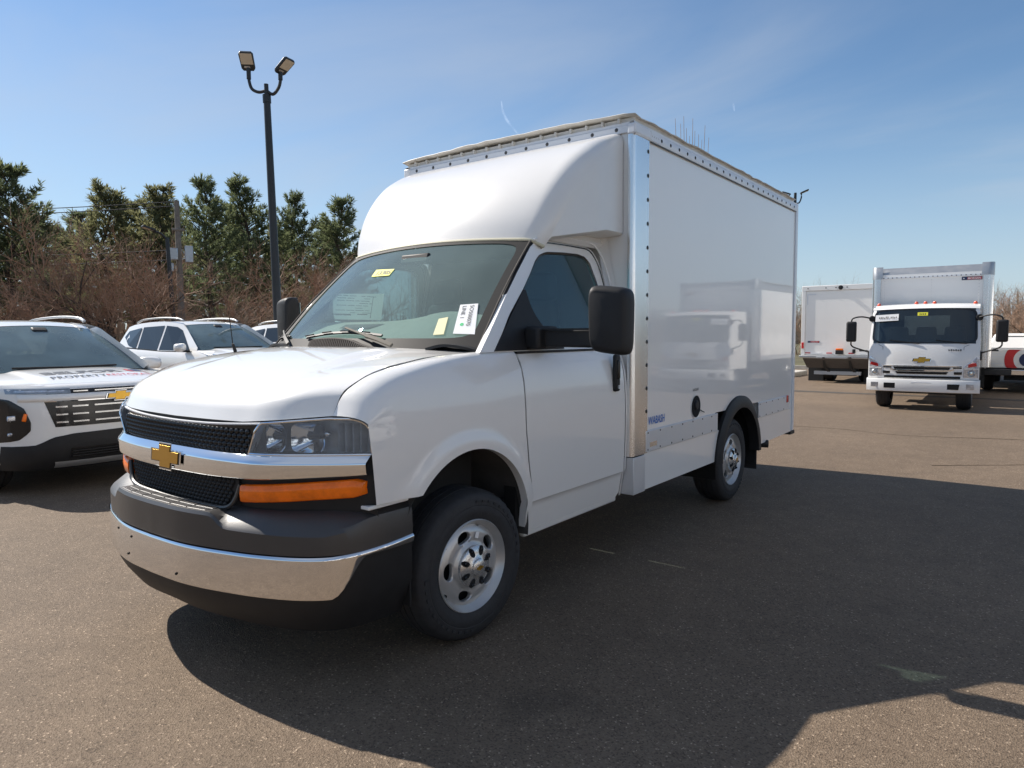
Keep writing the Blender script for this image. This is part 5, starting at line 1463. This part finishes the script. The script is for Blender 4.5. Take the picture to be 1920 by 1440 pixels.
# ================================================================== ground
def asphalt():
    M = bpy.data.materials.new('asphalt'); M.use_nodes = True
    t = M.node_tree; b = t.nodes['Principled BSDF']
    tc = t.nodes.new('ShaderNodeTexCoord')
    def noise(sc, det=5, rough=.6):
        n = t.nodes.new('ShaderNodeTexNoise'); n.inputs['Scale'].default_value = sc; n.inputs['Detail'].default_value = det
        n.inputs['Roughness'].default_value = rough; t.links.new(tc.outputs['Object'], n.inputs['Vector']); return n
    v = t.nodes.new('ShaderNodeTexVoronoi'); v.inputs['Scale'].default_value = 150; t.links.new(tc.outputs['Object'], v.inputs['Vector'])
    cr = t.nodes.new('ShaderNodeValToRGB')
    el = cr.color_ramp.elements
    el[0].position = 0.0; el[0].color = (.085, .060, .040, 1)
    el[1].position = 1.0; el[1].color = (.42, .32, .23, 1)
    for p_, c_ in ((.30, (.150, .109, .074, 1)), (.88, (.178, .131, .090, 1)), (.97, (.215, .162, .114, 1))):
        e = el.new(p_); e.color = c_
    sepc = t.nodes.new('ShaderNodeSeparateColor'); t.links.new(v.outputs['Color'], sepc.inputs[0])
    t.links.new(sepc.outputs[0], cr.inputs['Fac'])
    big = noise(.35, 6, .6); med = noise(5, 5, .6)
    mr = t.nodes.new('ShaderNodeMapRange'); mr.inputs['From Min'].default_value = .3; mr.inputs['From Max'].default_value = .7
    mr.inputs['To Min'].default_value = .84; mr.inputs['To Max'].default_value = 1.14; t.links.new(big.outputs['Fac'], mr.inputs['Value'])
    mr2 = t.nodes.new('ShaderNodeMapRange'); mr2.inputs['From Min'].default_value = .3; mr2.inputs['From Max'].default_value = .7
    mr2.inputs['To Min'].default_value = .90; mr2.inputs['To Max'].default_value = 1.10; t.links.new(med.outputs['Fac'], mr2.inputs['Value'])
    ml = t.nodes.new('ShaderNodeMath'); ml.operation = 'MULTIPLY'; t.links.new(mr.outputs[0], ml.inputs[0]); t.links.new(mr2.outputs[0], ml.inputs[1])
    sc = t.nodes.new('ShaderNodeVectorMath'); sc.operation = 'SCALE'; t.links.new(cr.outputs[0], sc.inputs[0]); t.links.new(ml.outputs[0], sc.inputs['Scale'])
    st = noise(.9, 3, .5)
    so = t.nodes.new('ShaderNodeMapRange'); so.interpolation_type = 'SMOOTHSTEP'; so.inputs['From Min'].default_value = .66; so.inputs['From Max'].default_value = .74
    so.inputs['To Max'].default_value = .35; t.links.new(st.outputs['Fac'], so.inputs['Value'])
    oil = t.nodes.new('ShaderNodeMixRGB'); oil.inputs['Color2'].default_value = (.05, .038, .028, 1)
    t.links.new(so.outputs[0], oil.inputs['Fac']); t.links.new(sc.outputs[0], oil.inputs['Color1'])
    t.links.new(oil.outputs[0], b.inputs['Base Color'])
    b.inputs['Roughness'].default_value = .82
    b.inputs['Specular IOR Level'].default_value = .35
    fine = noise(160, 3, .6)
    ad = t.nodes.new('ShaderNodeMath'); ad.operation = 'ADD'; t.links.new(v.outputs['Distance'], ad.inputs[0]); t.links.new(fine.outputs['Fac'], ad.inputs[1])
    bp = t.nodes.new('ShaderNodeBump'); bp.inputs['Strength'].default_value = .6; bp.inputs['Distance'].default_value = .006
    t.links.new(ad.outputs[0], bp.inputs['Height']); t.links.new(bp.outputs[0], b.inputs['Normal'])
    return M
ASPH = asphalt()
SEAL = mat('tar_seal', (.012, .012, .012), .5)
GRASS = mat('winter_grass', (.095, .085, .040), .95, var=.35, var_scale=.6)
o = MB().add([(-44, -60, 0), (60, -60, 0), (60, 27, 0), (-44, 27, 0)], [(0, 1, 2, 3)]).build('parking_lot', ASPH, None, smooth=0); o['kind'] = 'structure'
o = MB().add([(-1500, -1500, -.03), (1500, -1500, -.03), (1500, 1500, -.03), (-1500, 1500, -.03)], [(0, 1, 2, 3)]).build('ground', GRASS, None, smooth=0); o['kind'] = 'structure'
kb = MB().b2((-44.2, 26.9, -.02), (60, 27.1, .14)).b2((-44.2, -60, -.02), (-44, 26.9, .14))
o = kb.build('kerb', CONC, None, bevel=.02); o['kind'] = 'structure'
o = MB().b2((-6.5, 21.6, -.02), (-3.4, 23.2, .16)).build('kerb_island', CONC, None, bevel=.04); o['kind'] = 'structure'
# resealed joint lines and a drain band in the paving, all thin sheets above it
def ribbon_flat(name, pts, w, m_, z):
    P = crv([(x, y, 0) for x, y in pts], 60); b = MB(); L = []; R_ = []
    for i, p in enumerate(P):
        tdir = (P[min(i + 1, 59)] - P[max(i - 1, 0)]).normalized(); nn = Vector((-tdir.y, tdir.x, 0))
        ww = w * (1 + .5 * MN.noise(Vector((p.x * 3, p.y * 3, 1))))
        L.append((p.x + nn.x * ww / 2, p.y + nn.y * ww / 2, z)); R_.append((p.x - nn.x * ww / 2, p.y - nn.y * ww / 2, z))
    b.grid([L, R_]); o = b.build(name, m_, None, smooth=0, weld=0); o['kind'] = 'structure'; return o
CRACK = mat('paving_crack', (.045, .033, .024), .95, spec=.05)
ribbon_flat('paving_crack', [(-1.5, 8.6), (.5, 9.0), (1.6, 8.8), (3.4, 9.3), (6, 9.2)], .018, CRACK, .003)
ribbon_flat('paving_crack', [(2.2, 6.4), (3.3, 7.3), (3.6, 8.1), (4.6, 9.2)], .014, CRACK, .0035)
ribbon_flat('paving_seam', [(-3.2, 15.9), (-1.2, 15.9), (1, 15.95), (4, 15.9), (9, 16.0)], .35, mat('dark_paving', (.055, .047, .04), .85, var=.2, var_scale=5), .004)

# ================================================================== light poles
def head(parent, p, ang, tilt):
    """flat lamp head on a spigot at p, pointing along ang (about z)"""
    M = Matrix.Translation(p) @ Matrix.Rotation(ang, 4, 'Z') @ Matrix.Rotation(tilt, 4, 'Y')
    M3 = M
    def X(b): 
        b.v = [tuple(M3 @ Vector(v)) for v in b.v]; return b
    h = X(MB().prism([(-.05, -.14), (.02, -.19), (.44, -.20), (.50, -.15), (.50, .15), (.44, .20), (.02, .19), (-.05, .14)], (0, 0, 0), (1, 0, 0), (0, 1, 0), .085)).build('lamp_head', POLEM, parent, bevel=.015)
    X(MB().b2((.15, -.165, -.006), (.47, .165, .004))).build('lamp_lens', LENSM, h, bevel=.003)
    X(MB().b2((.04, -.10, -.004), (.10, .06, .004))).build('lamp_plate', GALV, h)
    return h
LP = thing('lamp_post', 'tall dark twin-headed lamp post behind the white crossovers', 'lamp post', (-14.73, 9.74, 0))
def ray_at(u, v, dist):
    d = (_d * FPX + _r2 * (u - 960) - _u2 * (v - 720)); d.normalize()
    return CAM + d * (dist / math.hypot(d.x, d.y))
_tp = ray_at(500, 178, 21.68)
H_ = _tp.z
MB().b2((-.25, -.25, 0), (.25, .25, .7)).build('footing', CONC, LP, bevel=.03)
LEAN = (_tp.x + 14.73, _tp.y - 9.74)
def lp(x, y, z): return (x + LEAN[0] * z / H_, y + LEAN[1] * z / H_, z)
MB().tube([lp(0, 0, .7), lp(0, 0, H_ - .15)], [.13, .095], 16).build('pole', POLEM, LP)
MB().tube([lp(0, 0, H_ - .22), lp(0, 0, H_ + .0)], .115, 16).tube([lp(0, 0, H_), lp(0, 0, H_ + .30)], .062, 12).build('pole_collar', POLEM, LP)
ax = Vector((cos(YAW - .25), sin(YAW - .25), 0))
top = Vector(lp(0, 0, H_ + .12))
for sgn, ext, up_, ang_ in ((-1, .56, .62, 1.0), (1, .46, .42, .25)):
    pts = [top, top + ax * sgn * ext * .45 - Vector((0, 0, .02 + (.10 if sgn > 0 else 0))), top + ax * sgn * ext * .85 + Vector((0, 0, .10 - (.06 if sgn > 0 else 0))), top + ax * sgn * ext + Vector((0, 0, up_ * .6)), top + ax * sgn * ext + Vector((0, 0, up_))]
    MB().tube(crv(pts, 20), .045, 10).build('lamp_arm', POLEM, LP)
    MB().tube([pts[-2], pts[-1] + Vector((0, 0, .05))], .062, 10).build('arm_socket', POLEM, LP)
    toward = math.atan2(-_d.y, -_d.x)
    head(LP, pts[-1] + Vector((0, 0, .02)), (toward + (.12 if sgn < 0 else 1.15)), RD(-42 if sgn < 0 else -36))

# ================================================================== wooden utility pole, slim lamp pole, wires
_q = ray_at(341, 600, 37); UPX = (_q.x, _q.y); UPZ = ray_at(334, 376, 37).z
UP = thing('utility_pole', 'weathered wooden utility pole with grey boxes in front of the pines', 'utility pole', (UPX[0], UPX[1], 0))
MB().tube([(0, 0, 0), (-.05, 0, UPZ)], [.17, .11], 14).build('pole', WOODM, UP)
toC = Vector((CAM.x - UPX[0], CAM.y - UPX[1], 0)).normalized(); ri = Vector((-toC.y, toC.x, 0))
an = math.atan2(ri.y, ri.x)
def upb(c, d, nm, m_): return MB().box(ri * c[0] + toC * c[1] + Vector((0, 0, c[2])), d, rz=an).build(nm, m_, UP, bevel=.03)
_b = UPZ - 9.4
upb((-.30, .25, ray_at(334, 478, 37).z), (.50, .35, .55), 'meter_box', GALV)
upb((.42, .1, ray_at(345, 477, 37).z), (.36, .28, .78), 'transformer', GALV)
upb((-.36, .2, ray_at(328, 502, 37).z), (.22, .22, .40), 'cut_out', GALV)
upb((0, .05, ray_at(335, 431, 37).z), (.55, .12, .12), 'cross_arm', WOODM)
SLZ = ray_at(322, 445, 35).z
SL = thing('lamp_post', 'slim dark single-head lamp post beside the wooden utility pole', 'lamp post', (*ray_at(329, 600, 35).xy, 0))
MB().tube([(0, 0, 0), (-.25, -.1, SLZ)], [.11, .08], 12).build('pole', POLEM, SL)
MB().tube(crv([(-.25, -.1, SLZ - .1), (-.30, -.35, SLZ + .15), (-.42, -.62, SLZ + .25)], 8), .05, 8).build('lamp_arm', POLEM, SL)
head(SL, Vector((-.42, -.6, SLZ + .25)), math.atan2(-ri.y, -ri.x) + .3, RD(-15))
# lamp post behind the cargo box: only its heads rise above the roof edge
RP = thing('lamp_post', 'lamp post whose two heads peep over the rear roof corner of the box van', 'lamp post', (0, 0, 0))
bp_ = ray_at(1486, 600, 52); RP.location = (bp_.x, bp_.y, 0)
topz = ray_at(1486, 362, 52).z
MB().tube([(0, 0, 0), (0, 0, topz)], [.12, .09], 14).build('pole', POLEM, RP)
axr = Vector((cos(YAW - .4), sin(YAW - .4), 0))
for s, tz in ((1, .0), (-1, .0)):
    e = Vector((0, 0, topz - .5)) + axr * s * .38
    MB().tube(crv([(0, 0, topz - .7), axr * s * .25 + Vector((0, 0, topz - .68)), e + Vector((0, 0, .15)), e + Vector((0, 0, .40))], 12), .045, 8).build('lamp_arm', POLEM, RP)
    head(RP, e + Vector((0, 0, .42)), YAW - .4 + (0.15 if s > 0 else pi - .3), RD(-22))
# overhead wires
FARP = [(-62, 4, 9.4), (-62, 4, 9.1), (-62, 4, 6.7), (-62, 4, 6.3)]
for k, (dz, fz) in enumerate(((UPZ - .05, UPZ + .9), (UPZ - .25, UPZ + .6), (UPZ - 2.3, UPZ - 1.5), (UPZ - 2.75, UPZ - 2.0))):
    P0 = Vector((UPX[0], UPX[1], dz)); P1 = ray_at(-500, 700, 60); P1.z = fz; 
    pts = [P0.lerp(P1, q) - Vector((0, 0, 1.2 * q * (1 - q))) for q in [j / 14 for j in range(15)]]
    w_ = MB().tube(pts, .022, 5).build('overhead_wire', FRAME, None)
    tag(w_, ['topmost thin overhead wire running left from the wooden pole', 'second highest thin overhead wire left of the wooden pole', 'upper of the two low overhead wires left of the wooden pole', 'lowest overhead wire left of the wooden pole'][k], 'wire', 'overhead wires')

# ================================================================== trees
def leaf_mat(name, c, var):
    M = mat(name, c, .75, var=var, var_scale=1.2, spec=.25)
    t = M.node_tree; tl = t.nodes.new('ShaderNodeBsdfTranslucent'); tl.inputs[0].default_value = (*c, 1)
    mx = t.nodes.new('ShaderNodeMixShader'); mx.inputs[0].default_value = .6
    t.links.new(t.nodes['Principled BSDF'].outputs[0], mx.inputs[1]); t.links.new(tl.outputs[0], mx.inputs[2])
    t.links.new(mx.outputs[0], t.nodes['Material Output'].inputs['Surface'])
    return M
NEEDLE = leaf_mat('pine_needles', (.145, .170, .085), .45)
NEEDLE2 = leaf_mat('pine_needles_yellow', (.20, .20, .10), .4)
BARK = mat('pine_bark', (.075, .055, .042), .9, var=.25, var_scale=8)
TWIG = mat('red_twigs', (.33, .205, .135), .85, var=.3, var_scale=2.5)
TWIGP = mat('pale_twigs', (.30, .245, .19), .85, var=.25, var_scale=3)
TWIGB = mat('brown_twigs', (.33, .23, .155), .85, var=.3, var_scale=2)
def pine_meshes(seed, H, spread, bare=.12, dens=1.0):
    rnd = random.Random(seed)
    tr = MB(); cr = MB()
    n = 9
    sway = [Vector((rnd.uniform(-.12, .12) * k, rnd.uniform(-.12, .12) * k, H * k / (n - 1))) for k in range(n)]
    for k in range(n): sway[k].x *= .6; sway[k].y *= .6
    tr.tube(sway, [lerp(.26, .03, k / (n - 1)) * H / 11 for k in range(n)], 8)
    def trunk(z):
        q = min(.999, z / H) * (n - 1); i = int(q); return sway[i].lerp(sway[i + 1], q - i)
    z = H * bare
    def tuft(p, d, s):
        up = Vector((0, 0, 1))
        a = d.cross(up)
        if a.length < .05: a = Vector((1, 0, 0))
        a.normalize(); b = a.cross(d).normalized()
        for _ in range(9):
            t = rnd.uniform(0, 2 * pi); sp = rnd.uniform(.25, .95)
            o = (d * rnd.uniform(.35, 1) + (a * cos(t) + b * sin(t)) * sp + up * .25).normalized()
            L = s * rnd.uniform(.7, 1.2); w = s * rnd.uniform(.05, .10)
            sd = o.cross(Vector((rnd.uniform(-1, 1), rnd.uniform(-1, 1), rnd.uniform(-1, 1)))); 
            if sd.length < .01: continue
            sd.normalize()
            i = len(cr.v)
            cr.v += [tuple(p - sd * w * .3), tuple(p + o * L * .55 + sd * w), tuple(p + o * L), tuple(p + o * L * .55 - sd * w)]
            cr.f.append((i, i + 1, i + 2, i + 3))
    while z < H * .985:
        q = z / H
        env = spread * (1 - q) ** .62 * (0.55 + .45 * min(1, (q - bare + .04) / .18))
        nb = rnd.randint(4, 6)
        a0 = rnd.uniform(0, 6.28)
        gap = rnd.random() < .12
        for k in range(nb):
            if gap and k % 2: continue
            a = a0 + 2 * pi * k / nb + rnd.uniform(-.35, .35)
            L = env * rnd.uniform(.5, 1.3) + .25
            rise = lerp(.10, .85, q ** 1.3) + rnd.uniform(-.12, .12)
            base = trunk(z + rnd.uniform(-.15, .15))
            dr = Vector((cos(a), sin(a), rise)).normalized()
            pts = [base + dr * L * t + Vector((0, 0, .16 * L * t * t)) for t in (0, .35, .7, 1)]
            tr.tube(pts, [.045 * L / 2 + .012, .03 * L / 2 + .008, .014, .006], 4, caps=False)
            m_ = max(6, int(L * 15 * dens))
            for j in range(m_):
                t = (.25 if q < .8 else .1) + (.80) * (j + rnd.random()) / m_
                i3 = min(2, int(t * 3)); p = base + dr * L * t + Vector((0, 0, .16 * L * t * t))
                sgn = rnd.choice((-1, 1)); sidev = Vector((-sin(a), cos(a), 0)) * sgn
                off = sidev * rnd.uniform(0, .42) * L * (1.15 - t) + Vector((0, 0, rnd.uniform(-.05, .22)))
                tuft(p + off, (dr + sidev * .5 + Vector((0, 0, .35))).normalized(), rnd.uniform(.26, .42))
        z += lerp(.78, .40, q) * rnd.uniform(.8, 1.2) * H / 11
    for _ in range(10): tuft(trunk(H * .97), Vector((0, 0, 1)), .45)
    return tr, cr
def mesh_of(b, name, m_, sm=0):
    me = bpy.data.meshes.new(name); me.from_pydata(b.v, [], b.f); me.materials.append(m_)
    if sm: me.shade_smooth()
    return me
def place_tree(kind, label, cat, me_t, me_c, loc, rz, sc, group, cm=None):
    t = thing(kind, label, cat, loc, rz, group); t.scale = sc if isinstance(sc, tuple) else (sc,) * 3
    a = bpy.data.objects.new('trunk', me_t); COL.objects.link(a); a.parent = t
    if me_c:
        c = bpy.data.objects.new('crown', me_c); COL.objects.link(c); c.parent = t
    return t
pm = []
for sd, H, sp, ba, mt_ in ((3, 11.5, 3.4, .10, NEEDLE), (8, 11.0, 2.6, .16, NEEDLE), (21, 10.0, 2.3, .22, NEEDLE2)):
    a, c = pine_meshes(sd, H, sp, ba)
    pm.append((mesh_of(a, 'pine_trunk', BARK, 1), mesh_of(c, 'pine_crown', mt_), H))
def tree_at(u, v_top, dist, k, label, rz=0, w=1.0):
    p = ray_at(u, v_top, dist)
    s = p.z / pm[k][2]
    return place_tree('pine_tree', label, 'tree', pm[k][0], pm[k][1], (p.x, p.y, 0), rz, (s * w, s * w, s), 'pines behind the parking lot')
tree_at(10, 312, 42, 0, 'tall dark pine cut off by the left edge of the picture', 0.4, 1.15)
tree_at(-70, 330, 44, 1, 'dark pine just outside the left edge behind the tall pine', 2.4, 1.3)
tree_at(195, 352, 58, 2, 'pale thin-crowned pine rising behind the red bare shrub', 1.1, 1.25)
tree_at(243, 378, 62, 2, 'light green pine third from the left, right of the pale thin one', 4.0, 1.05)
tree_at(285, 350, 60, 2, 'light green pine directly left of the wooden utility pole', 2.9, 1.2)
tree_at(385, 338, 50, 0, 'broad dark pine right behind the wooden utility pole', 3.3, .92)
tree_at(466, 342, 54, 1, 'narrow open-branched dark pine left of the tall lamp post', .7, 1.1)
tree_at(553, 366, 56, 0, 'dark pine just right of the tall lamp post', 5.2, .8)
tree_at(640, 380, 57, 1, 'rounded pine nearest the windscreen of the box van', 1.9, 1.25)
tree_at(120, 452, 75, 2, 'small far pale evergreen in the gap left of the red shrub', .3, 1.3)

tree_at(150, 405, 70, 1, 'far pine in the gap left of the pale thin-crowned one', 2.2, 1.5)
tree_at(325, 388, 66, 2, 'far light pine hidden behind the wooden utility pole', 5.0, 1.4)
tree_at(425, 405, 68, 1, 'far pine filling the gap between the two dark pines left of the lamp post', 3.6, 1.5)
tree_at(515, 425, 70, 2, 'far pine straight behind the tall lamp post', 1.5, 1.5)
tree_at(598, 425, 70, 1, 'far pine in the gap between the two pines right of the lamp post', 4.4, 1.5)
tree_at(60, 400, 66, 2, 'far pale pine just right of the tall dark pine at the left edge', .9, 1.5)

def bare_mesh(seed, H, R_, levels, nb, upright, thick):
    """branching twigs as thin three-sided tubes"""
    rnd = random.Random(seed); b = MB(); tk = MB()
    def seg(mb, p, q, r0, r1):
        d = q - p
        a = d.cross(Vector((.3, .2, 1))); 
        if a.length < 1e-4: return
        a.normalize(); c = a.cross(d).normalized(); i = len(mb.v)
        for (pp, r) in ((p, r0), (q, r1)):
            for k in range(3):
                t = 2 * pi * k / 3; mb.v.append(tuple(pp + a * r * cos(t) + c * r * sin(t)))
        for k in range(3): mb.f.append((i + k, i + (k + 1) % 3, i + 3 + (k + 1) % 3, i + 3 + k))
    def grow(p, d, L, r, lev):
        n = 3
        for k in range(n):
            d = (d + Vector((rnd.uniform(-.22, .22), rnd.uniform(-.22, .22), rnd.uniform(-.08, .16) + upright * .12))).normalized()
            q = p + d * L / n
            seg(tk if lev >= levels - 1 else b, p, q, r * (1 - .2 * k), r * (1 - .2 * (k + 1)))
            p = q
            if lev > 0:
                for _ in range(nb if k else max(1, nb - 1)):
                    t = rnd.uniform(0, 2 * pi); s = rnd.uniform(.45, .95)
                    a = d.cross(Vector((.1, .2, 1))).normalized(); c = a.cross(d)
                    nd = (d * .75 + (a * cos(t) + c * sin(t)) * s + Vector((0, 0, upright * .3))).normalized()
                    grow(p, nd, L * rnd.uniform(.5, .72), r * .5, lev - 1)
    for k in range(5):
        a = 2 * pi * k / 5 + rnd.uniform(-.4, .4)
        d = Vector((cos(a) * R_, sin(a) * R_, 1)).normalized()
        grow(Vector((cos(a) * .2, sin(a) * .2, 0)), d, H * .55, thick, levels)
    top = max(v[2] for v in b.v)
    return tk, b, top
sh = []
for sd in (2, 5):
    tk, tw, top = bare_mesh(sd, 4.6, .75, 4, 2, .35, .07)
    sh.append((mesh_of(tk, 'shrub_stems', BARK), mesh_of(tw, 'shrub_twigs', TWIG), top))
tk, tw, top = bare_mesh(9, 5.2, .55, 4, 2, .15, .07)
br1 = (mesh_of(tk, 'tree_limbs', TWIGB), mesh_of(tw, 'tree_twigs', TWIGB), top)
br2 = (mesh_of(tk, 'tree_limbs', TWIGP), mesh_of(tw, 'tree_twigs', TWIGP), top)
br3 = (br1[0], mesh_of(tw, 'tree_twigs', TWIG), top)
def bare_at(u, v_top, dist, M_, name, label, cat, rz, w, group):
    p = ray_at(u, v_top, dist); s = p.z / M_[2] * (1.22 if 'shrub' in name else 1.0); w *= .9
    return place_tree(name, label, cat, M_[0], M_[1], (p.x, p.y, 0), rz, (s * w, s * w, s), group)
G1 = 'bare red shrubs along the edge of the lot'
bare_at(215, 440, 38, sh[0], 'bare_shrub', 'large dome-shaped bare reddish shrub left of the wooden utility pole', 'shrub', 0, 1.25, G1)
bare_at(150, 510, 39, sh[1], 'bare_shrub', 'bare reddish shrub at the left flank of the large dome-shaped one', 'shrub', 1.3, 1.2, G1)
bare_at(272, 500, 37, sh[1], 'bare_shrub', 'bare reddish shrub just left of the slim lamp post', 'shrub', 2.2, 1.2, G1)
bare_at(565, 490, 40, sh[0], 'bare_shrub', 'bare reddish shrub right of the tall lamp post', 'shrub', 3.0, 1.2, G1)
bare_at(470, 545, 39, sh[1], 'bare_shrub', 'lower bare reddish shrub left of the tall lamp post', 'shrub', 4.0, 1.3, G1)
bare_at(640, 505, 42, sh[1], 'bare_shrub', 'bare reddish shrub showing beside the windscreen of the van', 'shrub', 5.0, 1.3, G1)
bare_at(-10, 535, 36, sh[0], 'bare_shrub', 'bare reddish shrub under the tall pine at the left edge', 'shrub', .8, 1.2, G1)
bare_at(430, 575, 40, br2, 'bare_shrub', 'pale tangled bare shrub under the broad dark pine', 'shrub', 2.8, 1.5, G1)
bare_at(75, 580, 37, sh[1], 'bare_shrub', 'low bare shrub behind the roof of the lettered car', 'shrub', 3.9, 1.4, G1)
bare_at(350, 590, 41, br2, 'bare_shrub', 'low pale bare shrub at the foot of the utility pole', 'shrub', .2, 1.5, G1)
G2 = 'bare trees behind the trucks'
bare_at(1530, 512, 46, br2, 'bare_tree', 'pale bare tree above the liftgate truck next to the box van', 'tree', .5, 1.0, G2)
bare_at(1500, 560, 50, br3, 'bare_tree', 'reddish bare tree in the gap between box van and liftgate truck', 'tree', 1.9, 1.2, G2)
bare_at(1600, 528, 56, br1, 'bare_tree', 'brown bare tree whose top shows over the liftgate truck roof', 'tree', 2.5, 1.1, G2)
bare_at(1885, 512, 48, br2, 'bare_tree', 'pale bare tree right of the cab-over truck', 'tree', 3.6, 1.0, G2)
bare_at(1935, 520, 44, br3, 'bare_tree', 'reddish bare tree at the right edge above the pickup', 'tree', 4.4, 1.2, G2)
bare_at(1880, 585, 38, sh[1], 'bare_shrub', 'low reddish shrub behind the pickup cab', 'shrub', 5.5, 1.6, G2)
# upright twigs of a tall tree that stands behind the cargo box
rnd = random.Random(4)
PT = thing('bare_tree', 'tall slender tree whose bare tips stick up above the roof edge of the box van', 'tree', (0, 0, 0), 0, G2)
q0 = ray_at(1298, 400, 40); PT.location = (q0.x, q0.y, 0)
tk = MB().tube([(0, 0, 0), (0.05, 0, 6), (0, .05, 10.5)], [.16, .11, .05], 8); tw = MB()
side_ = Vector((cos(YAW), sin(YAW), 0))
for k, (u, v) in enumerate([(1266, 222), (1276, 232), (1282, 218), (1287, 240), (1299, 222), (1303, 245), (1310, 252), (1322, 235), (1329, 258), (1293, 255), (1316, 262)]):
    e = ray_at(u, v, 40) - Vector((q0.x, q0.y, 0))
    s0 = Vector((0, 0, 8.2 + .15 * k)); mid = e.copy(); mid.z = max(9.0, e.z - 3.0)
    tw.tube([s0, Vector((e.x * .85, e.y * .85, mid.z)), e], [.04, .022, .010], 5)
tk.build('trunk', BARK, PT); tw.build('crown', TWIGB, PT)
# far woods as one mass all round the lot
fw = MB(); rnd = random.Random(12)
for k in range(2600):
    a = rnd.uniform(0, 2 * pi); r = rnd.uniform(85, 130)
    x, y = r * cos(a), 5 + r * sin(a)
    h = rnd.uniform(3.0, 7.5) if True else 0
    for _ in range(5):
        bx_ = x + rnd.uniform(-2, 2); by_ = y + rnd.uniform(-2, 2); hh = h * rnd.uniform(.5, 1); w = rnd.uniform(.15, .5)
        lx, ly = rnd.uniform(-.8, .8), rnd.uniform(-.8, .8)
        tx_, ty_ = -sin(a + .6) * w, cos(a + .6) * w
        i = len(fw.v); fw.v += [(bx_ - tx_, by_ - ty_, 0), (bx_ + tx_, by_ + ty_, 0), (bx_ + lx, by_ + ly, hh)]; fw.f.append((i, i + 1, i + 2))
o = bpy.data.objects.new('woods', mesh_of(fw, 'woods', TWIGB)); COL.objects.link(o)
o['kind'] = 'stuff'; o['label'] = 'far band of bare winter woods along the horizon'
# two short vapour trails high in the sky
VAP = bpy.data.materials.new('vapour'); VAP.use_nodes = True
vt = VAP.node_tree
for n in list(vt.nodes): vt.nodes.remove(n)
vo = vt.nodes.new('ShaderNodeOutputMaterial'); vd = vt.nodes.new('ShaderNodeBsdfTranslucent'); vd.inputs[0].default_value = (.9, .92, .95, 1)
vd2 = vt.nodes.new('ShaderNodeBsdfDiffuse'); vd2.inputs[0].default_value = (.9, .92, .95, 1)
va = vt.nodes.new('ShaderNodeAddShader'); vt.links.new(vd.outputs[0], va.inputs[0]); vt.links.new(vd2.outputs[0], va.inputs[1])
vtr = vt.nodes.new('ShaderNodeBsdfTransparent'); vm = vt.nodes.new('ShaderNodeMixShader')
vn = vt.nodes.new('ShaderNodeTexNoise'); vn.inputs['Scale'].default_value = .02; vn.inputs['Detail'].default_value = 5
vr = vt.nodes.new('ShaderNodeMapRange'); vr.inputs['From Min'].default_value = .35; vr.inputs['From Max'].default_value = .75; vr.inputs['To Max'].default_value = .08
vc = vt.nodes.new('ShaderNodeTexCoord'); vt.links.new(vc.outputs['Object'], vn.inputs['Vector']); vt.links.new(vn.outputs['Fac'], vr.inputs['Value'])
vt.links.new(vr.outputs[0], vm.inputs[0]); vt.links.new(vtr.outputs[0], vm.inputs[1]); vt.links.new(va.outputs[0], vm.inputs[2]); vt.links.new(vm.outputs[0], vo.inputs['Surface'])
for lab, pts, r in (('longer curved vapour trail in the sky above the roof fairing', [(940, 190), (944, 212), (955, 232), (972, 252)], 6), ('tiny vapour trail in the sky right of the roof', [(1375, 194), (1377, 208)], 4)):
    P = crv([ray_at(u, v, 3500) for u, v in pts], 14)
    rr = [r * (.35 + .65 * sin(pi * (k + .6) / 14.4)) for k in range(14)]
    o = MB().tube(P, rr, 10).build('vapour_trail', VAP, None, smooth=60)
    tag(o, lab, 'vapour trail', 'vapour trails')
